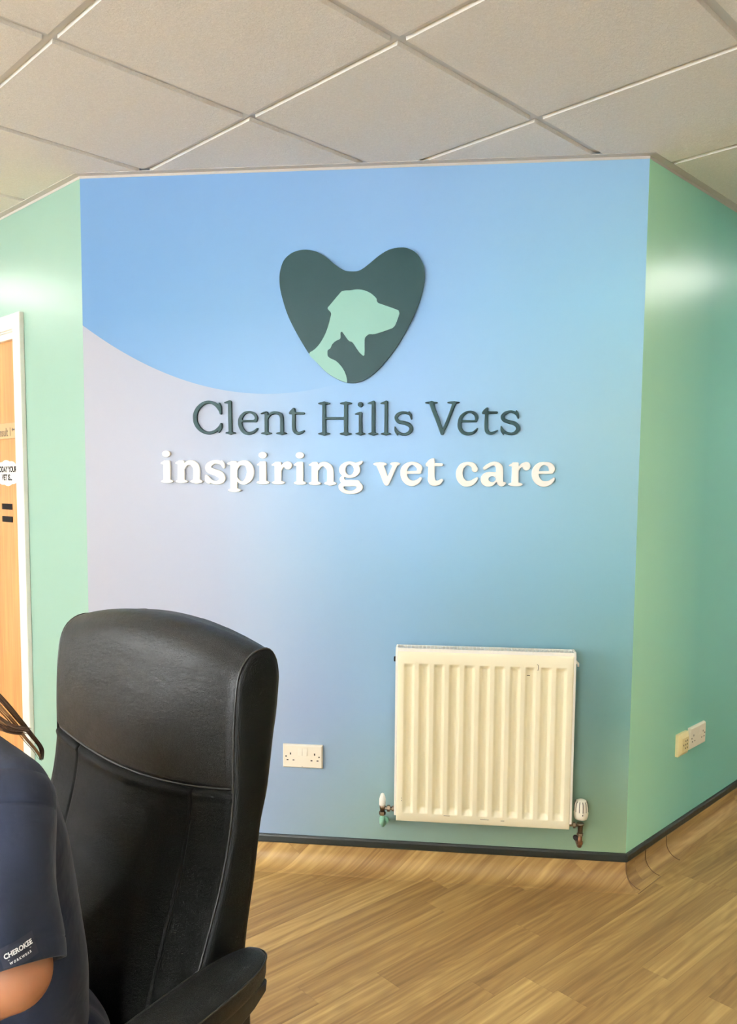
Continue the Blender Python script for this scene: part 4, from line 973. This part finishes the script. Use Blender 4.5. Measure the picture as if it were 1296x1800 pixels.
tag(person, 'person in a navy short-sleeved scrub top seated in the black chair, shoulder and elbow showing', 'person')
PM = CHAIR.copy()
def blob(mb, a, b, ra, rb, seg=20):
    """tapered capsule"""
    a, b = Vector(a), Vector(b); ax = (b - a)
    if ax.length < 1e-6: ax = Vector((0, 0, 1e-4))
    t = ax.normalized(); pts, rr = [], []
    for k in range(7):
        q = math.pi / 2 * (1 - k / 6); pts.append(a - t * ra * math.sin(q)); rr.append(max(ra * math.cos(q), 1e-4))
    for k in range(7):
        q = math.pi / 2 * k / 6; pts.append(b + t * rb * math.sin(q)); rr.append(max(rb * math.cos(q), 1e-4))
    return mb.tube(pts, rr, seg, caps=True)
def ellipsoid(mb, c, r, rot=None, seg=24):
    vs, fs = [], []; n = 16
    for i in range(n + 1):
        p = math.pi * i / n
        for k in range(seg):
            a = 2 * math.pi * k / seg; v = Vector((r[0] * math.sin(p) * math.cos(a), r[1] * math.sin(p) * math.sin(a), r[2] * math.cos(p)))
            if rot: v = rot @ v
            vs.append(Vector(c) + v)
    for i in range(n):
        for k in range(seg): fs.append((i * seg + k, i * seg + (k + 1) % seg, (i + 1) * seg + (k + 1) % seg, (i + 1) * seg + k))
    return mb.add(vs, fs, True)
def remeshed(mb, name, m, voxel, smooth_it, parent, matrix):
    me = bpy.data.meshes.new(name); me.from_pydata([tuple(v) for v in mb.v], [], mb.f)
    bm = bmesh.new(); bm.from_mesh(me); bmesh.ops.remove_doubles(bm, verts=bm.verts, dist=2e-4); bmesh.ops.recalc_face_normals(bm, faces=bm.faces); bm.to_mesh(me); bm.free()
    o = bpy.data.objects.new(name, me); COL.objects.link(o)
    r = o.modifiers.new('r', 'REMESH'); r.mode = 'VOXEL'; r.voxel_size = voxel; r.use_smooth_shade = True
    s = o.modifiers.new('s', 'SMOOTH'); s.factor = .5; s.iterations = smooth_it
    bpy.context.view_layer.update(); dg = bpy.context.evaluated_depsgraph_get()
    me2 = bpy.data.meshes.new_from_object(o.evaluated_get(dg)); bpy.data.objects.remove(o)
    me2.name = name; me2.materials.clear(); me2.materials.append(m)
    for p in me2.polygons: p.use_smooth = True
    o = bpy.data.objects.new(name, me2); COL.objects.link(o); o.parent = parent; o.matrix_parent_inverse = parent.matrix_world.inverted(); o.matrix_world = matrix
    return o
# joints in chair space (x: her left, y: backwards, z: up)
J = dict(pelvis=(0, -.215, .60), waist=(0, -.235, .74), chest=(0, -.260, .90), top=(0, -.275, 1.0), neck=(0, -.31, 1.075), head=(0, -.395, 1.225),
         shL=(.160, -.30, 1.015), elL=(.280, -.348, .866), wrL=(.165, -.560, .800), shR=(-.160, -.30, 1.015), elR=(-.255, -.33, .80), wrR=(-.12, -.54, .75),
         hipL=(.085, -.20, .575), knL=(.105, -.615, .565), anL=(.11, -.60, .10), hipR=(-.085, -.20, .575), knR=(-.105, -.615, .565), anR=(-.11, -.60, .10))
mb = MB()
ellipsoid(mb, J['pelvis'], (.145, .090, .09)); ellipsoid(mb, J['waist'], (.112, .070, .12)); ellipsoid(mb, J['chest'], (.130, .082, .12)); ellipsoid(mb, (0, -.275, .985), (.135, .078, .07))
blob(mb, (0, -.30, 1.02), (0, -.335, 1.13), .052, .048)
hd_r = Matrix.Rotation(math.radians(14), 3, 'X')
ellipsoid(mb, (0, -.385, 1.245), (.074, .092, .098)); ellipsoid(mb, (0, -.43, 1.185), (.052, .052, .066)); blob(mb, (0, -.455, 1.150), (0, -.452, 1.155), .026, .024)
blob(mb, (0, -.476, 1.235), (0, -.498, 1.205), .009, .012, 12)           # nose
for s in (-1, 1):
    ellipsoid(mb, (s * .074, -.388, 1.222), (.008, .017, .030)); ellipsoid(mb, (s * .030, -.468, 1.245), (.016, .010, .010)); ellipsoid(mb, (s * .038, -.455, 1.20), (.022, .022, .024))
blob(mb, (-.018, -.484, 1.180), (.018, -.484, 1.180), .0065, .0065, 10); blob(mb, (-.014, -.482, 1.172), (.014, -.482, 1.172), .0070, .0070, 10)
for s, k in ((1, 'L'), (-1, 'R')):
    sh, el, wr = J['sh' + k], J['el' + k], J['wr' + k]
    ellipsoid(mb, (s * .075, -.287, 1.005), (.090, .050, .040)); blob(mb, sh, el, .045, .040); blob(mb, el, el, .042, .042)
    e, w = Vector(el), Vector(wr); mid = e.lerp(w, .28); blob(mb, e, mid, .040, .042); blob(mb, mid, w, .042, .026)
    # hand: palm, four unequal curled fingers, thumb from the side
    f = (w - e).normalized(); f = (f + Vector((0, 0, -.25))).normalized(); side = f.cross(Vector((0, 0, 1))).normalized() * s; upn = side.cross(f).normalized() * s
    if upn.z < 0: upn = -upn
    pc = w + f * .055
    for q in (-.024, -.008, .008, .024): blob(mb, w + side * q * .75 + f * .012, w + side * q + f * .088, .0135, .0105, 12)
    for q, ln in ((-.027, .070), (-.009, .080), (.010, .074), (.027, .058)):
        p0 = w + side * q + f * .088; p1 = p0 + (f * .9 - upn * .35).normalized() * ln * .45; p2 = p1 + (f * .6 - upn * .8).normalized() * ln * .32; p3 = p2 + (f * .1 - upn).normalized() * ln * .23
        blob(mb, p0, p1, .0092, .0085, 10); blob(mb, p1, p2, .0085, .0078, 10); blob(mb, p2, p3, .0078, .0066, 10)
    p0 = w - side * .018 + f * .025; p1 = p0 + (f * .7 - side * .75 - upn * .2).normalized() * .042; p2 = p1 + (f * .95 - side * .25 - upn * .3).normalized() * .030; p3 = p2 + (f - upn * .3).normalized() * .022
    blob(mb, p0, p1, .0135, .0105, 10); blob(mb, p1, p2, .0102, .0092, 10); blob(mb, p2, p3, .009, .0074, 10)
    hip, kn, an = J['hip' + k], J['kn' + k], J['an' + k]
    blob(mb, hip, kn, .076, .052); blob(mb, kn, Vector(kn).lerp(Vector(an), .35), .050, .050); blob(mb, Vector(kn).lerp(Vector(an), .35), an, .050, .034)
    blob(mb, an, (an[0], an[1] + .02, .055), .034, .034); blob(mb, (an[0], an[1], .05), (an[0] + s * .01, an[1] - .14, .034), .034, .026)
body = remeshed(mb, 'body', M_SKIN, .0048, 6, person, PM)
# scrub top: torso
mb = MB()
TORSO = [(.535, -.205, .085, .150), (.55, -.21, .100, .163), (.60, -.218, .110, .168), (.70, -.215, .107, .156), (.80, -.222, .106, .150), (.88, -.234, .107, .154), (.94, -.250, .105, .160), (.985, -.268, .096, .160), (1.02, -.284, .080, .150), (1.045, -.294, .066, .120), (1.062, -.302, .056, .085)]
tr = catmull([(a, b - .022 * sm((1.04 - a) / .12), c, d) for a, b, c, d in TORSO], 5); rws = []
for z, yc, ry, rx in tr:
    rws.append([(rx * math.copysign(abs(math.cos(t)) ** .85, math.cos(t)), yc + ry * math.copysign(abs(math.sin(t)) ** .9, math.sin(t)), z) for t in [2 * math.pi * q / 48 for q in range(48)]])
mb.grid(rws, closed_u=True); mb.add(rws[0], [tuple(range(48))]); mb.add(rws[-1], [tuple(range(48))])
for s in (-1, 1): blob(mb, (s * .062, -.292, 1.040), (s * .165, -.295, 1.016), .046, .055)
top = remeshed(mb, 'scrub_top', M_NAVY, .0075, 8, person, PM)
me = top.data
for v in me.vertices:   # soft folds
    c = v.co; k = .0022 * math.sin(30 * c.z + 14 * c.x + 4 * math.sin(9 * c.y)) + .0014 * math.sin(52 * c.x - 30 * c.z + 12 * c.y)
    v.co = c + v.normal * k * sm((1.0 - c.z) / .12)
# sleeves: open hanging tubes, thick cloth
def sleeve(s, a, b, ra, rb):
    a, b = Vector(a), Vector(b); ax = (b - a); L = ax.length; t = ax.normalized()
    fwd = (Vector((0, -1, 0)) - t * Vector((0, -1, 0)).dot(t)).normalized(); out = t.cross(fwd).normalized() * 1
    if out.x * s < 0: out = -out
    rows = []
    def ring(q, extra, th=0):
        c = a + t * L * q; r = []
        R_ = ra + (rb - ra) * sm(q * .95); 
        for j in range(72):
            u = 2 * math.pi * j / 72; fold = (.0042 * math.sin(3 * u + 5 * q + 1.0) + .0030 * math.sin(5 * u - 7 * q + .6)) * q
            rr = R_ + fold - th
            p = c + fwd * rr * 1.0 * math.cos(u) + out * rr * .93 * math.sin(u)
            p += t * (.0085 + .0135 * math.cos(u)) * q        # hem tips up towards the front
            r.append(p)
        return r
    for q in [0, .04, .085, .095, .105, .12, .16, .22, .3, .4, .5, .6, .7, .78, .85, .875, .885, .895, .93, .96, .985, 1.0]:
        th = .0012 if abs(q - .885) < .004 else (.0022 if abs(q - .095) < .004 else 0)
        rows.append(ring(q, 0, th))
    rows.append(ring(1.003, 0, .0015)); rows.append(ring(.97, 0, .004)); rows.append(ring(.80, 0, .0045))
    # domed cap into the shoulder
    cap = []
    for k in range(1, 6):
        q = math.pi / 2 * k / 6; c0 = a - t * ra * .75 * math.sin(q); base = rows[0]
        cap.append([c0 + (p - a) * math.cos(q) for p in base])
    mb = MB(); mb.grid(list(reversed(cap)) + rows, closed_u=True); mb.add(cap[-1], [tuple(range(72))], True)
    o = mb.build('sleeve', M_NAVY, None, PM); o.parent = person; o.matrix_parent_inverse = person.matrix_world.inverted(); return o
slL = sleeve(1, (.172, -.298, 1.014), (.270, -.362, .872), .059, .066)
slR = sleeve(-1, (-.172, -.296, 1.010), (-.245, -.322, .855), .059, .069)
# woven label on the left sleeve
bpy.context.view_layer.update()
bm = bmesh.new(); bm.from_mesh(slL.data); bvh = BVHTree.FromBMesh(bm)
LCEN = Vector((.322, LABEL_Y, LABEL_Z)); n_ = Vector((1.0, LABEL_N, .35)).normalized()
lx = Vector((0, 0, 1)).cross(n_).normalized(); ly = n_.cross(lx).normalized()
ca, sa = math.cos(LABEL_ROT), math.sin(LABEL_ROT); lx, ly = lx * ca + ly * sa, ly * ca - lx * sa
def onto(px_, pz_, off):
    o_ = LCEN + lx * px_ + ly * pz_ + n_ * .1
    h = bvh.ray_cast(o_, -n_)
    return (h[0] + n_ * off) if h[0] is not None else LCEN + lx * px_ + ly * pz_
def decal(vs, fs, name, m, off, par):
    mb = MB(); mb.add([onto(x, z, off) for x, y, z in vs], fs, True)
    o = mb.build(name, m, None, PM, weld=False); o.parent = par; o.matrix_parent_inverse = par.matrix_world.inverted(); return o
nx_, nz_ = 24, 14; hw_, hh_ = .0190, .0118
def rc(x, z):  # rounded corner
    return x, z
vs = [(-hw_ + 2 * hw_ * i / nx_, 0, -hh_ + 2 * hh_ * j / nz_) for j in range(nz_ + 1) for i in range(nx_ + 1)]
fs = [(j * (nx_ + 1) + i, j * (nx_ + 1) + i + 1, (j + 1) * (nx_ + 1) + i + 1, (j + 1) * (nx_ + 1) + i) for j in range(nz_) for i in range(nx_)]
patch = decal(vs, fs, 'sleeve_label', mat('dark_woven_label', rgb(26, 30, 46), .8), .0006, slL)
patch['label'] = 'dark woven label with white lettering'
M_THREAD = mat('white_thread', rgb(226, 226, 226), .8)
def lab_text(t, size, cz, sx_, bold):
    vs, fs = text_mesh(t, size, 0, bold, sx_, 'CENTER')
    return [(x, y, z + cz) for x, y, z in vs], fs
vs1, fs1 = lab_text('CHEROKEE', .0068, .0005, .92, .00025); vs2, fs2 = lab_text('W O R K W E A R', .0032, -.0066, .95, .00012)
vs = vs1 + vs2; fs = fs1 + [tuple(i + len(vs1) for i in f) for f in fs2]
k = len(vs); vs += [(-.013, 0, -.0022), (.013, 0, -.0022), (.013, 0, -.0018), (-.013, 0, -.0018)]; fs.append((k, k + 1, k + 2, k + 3))
decal(vs, fs, 'label_lettering', M_THREAD, .0011, slL)
bm.free()
# trousers, shoes
mb = MB(); ellipsoid(mb, (0, -.205, .575), (.160, .122, .085))
for s, k in ((1, 'L'), (-1, 'R')):
    hip, kn, an = J['hip' + k], J['kn' + k], J['an' + k]
    blob(mb, hip, kn, .086, .066); blob(mb, kn, (an[0], an[1], .15), .066, .056)
remeshed(mb, 'trousers', M_NAVY2, .008, 6, person, PM)
M_SHOE = mat('black_shoe', rgb(24, 24, 26), .4)
for s, k in ((1, 'L'), (-1, 'R')):
    an = J['an' + k]; mb = MB(); blob(mb, (an[0], an[1] + .025, .050), (an[0] + s * .012, an[1] - .165, .036), .046, .034); blob(mb, (an[0], an[1], .06), (an[0], an[1], .085), .044, .042)
    mb.v = [Vector((v[0], v[1], max(v[2], .004))) for v in mb.v]
    remeshed(mb, 'shoe', M_SHOE, .006, 4, person, PM)
# hair: scalp cap and long loose locks
M_HAIR = mat('brown_hair', rgb(70, 48, 32), .42); M_HAIRL = mat('light_brown_hair', rgb(150, 112, 74), .4)
mb = MB(); ellipsoid(mb, (0, -.372, 1.258), (.084, .097, .098)); ellipsoid(mb, (0, -.335, 1.20), (.078, .060, .09)); ellipsoid(mb, (0, -.315, 1.13), (.075, .045, .08))
hair = remeshed(mb, 'hair', M_HAIR, .006, 6, person, PM)
rnd = random.Random(7)
def lock(pts, r0, name='hair_lock', m=None, n=14, spread=.010):
    mb = MB(); base = [Vector(p) for p in pts]
    for i in range(n):
        o = Vector((rnd.uniform(-1, 1), rnd.uniform(-1, 1), rnd.uniform(-.4, .4))) * spread; e = Vector((rnd.uniform(-1, 1), rnd.uniform(-1, 1), rnd.uniform(-1, 1))) * spread * .35
        q = [p + o * (1 - .6 * j / (len(base) - 1)) + e * (j / (len(base) - 1)) for j, p in enumerate(base)]
        q = [Vector(v) for v in catmull(q, 6)]
        mb.tube(q, [r0 * (1 - .8 * (j / (len(q) - 1)) ** 2) for j in range(len(q))], 6)
    o = mb.build(name, m or M_HAIR, None, PM, weld=False); o.parent = hair; o.matrix_parent_inverse = hair.matrix_world.inverted(); return o
for k in range(16):
    a = math.radians(-20 + 220 * k / 15); ca_, sa_ = math.cos(a), math.sin(a)
    rx, ry = .078, .075
    p0 = (rx * .8 * ca_, -.372 + ry * .9 * sa_, 1.30); p1 = (rx * 1.12 * ca_, -.36 + ry * 1.1 * sa_, 1.22); p2 = (rx * 1.2 * ca_, -.345 + ry * 1.05 * sa_, 1.14); p3 = (rx * 1.25 * ca_, -.325 + ry * .95 * sa_, 1.075)
    lock([p0, p1, p2, p3], .0030, n=12, spread=.011, m=M_HAIR if k % 3 else M_HAIRL)
for pts, m, n_, sp_, r_ in HAIR_LOCKS:
    lock(pts, r_, n=n_, spread=sp_, m=M_HAIRL if m else M_HAIR)
# brows, eyes, lips
for s in (-1, 1):
    o = MB().tube([(s * .016, -.484, 1.262), (s * .030, -.480, 1.267), (s * .046, -.466, 1.262)], [.0022, .003, .0015], 8).build('eyebrow', M_HAIR, None, PM); o.parent = person; o.matrix_parent_inverse = person.matrix_world.inverted()
for s in (-1, 1):
    mb = MB(); ellipsoid(mb, (s * .030, -.4705, 1.243), (.0125, .008, .0045)); o = mb.build('eye', mat('eye_white', rgb(230, 226, 220), .2), None, PM); o.parent = person; o.matrix_parent_inverse = person.matrix_world.inverted()
    mb = MB(); ellipsoid(mb, (s * .030, -.4775, 1.243), (.0055, .003, .0055)); q = mb.build('iris', mat('iris', rgb(70, 52, 34), .2), None, PM); q.parent = o; q.matrix_parent_inverse = o.matrix_world.inverted()
mb = MB(); ellipsoid(mb, (0, -.489, 1.1765), (.021, .005, .0065)); o = mb.build('lips', mat('lips', rgb(176, 98, 88), .4), None, PM); o.parent = person; o.matrix_parent_inverse = person.matrix_world.inverted()
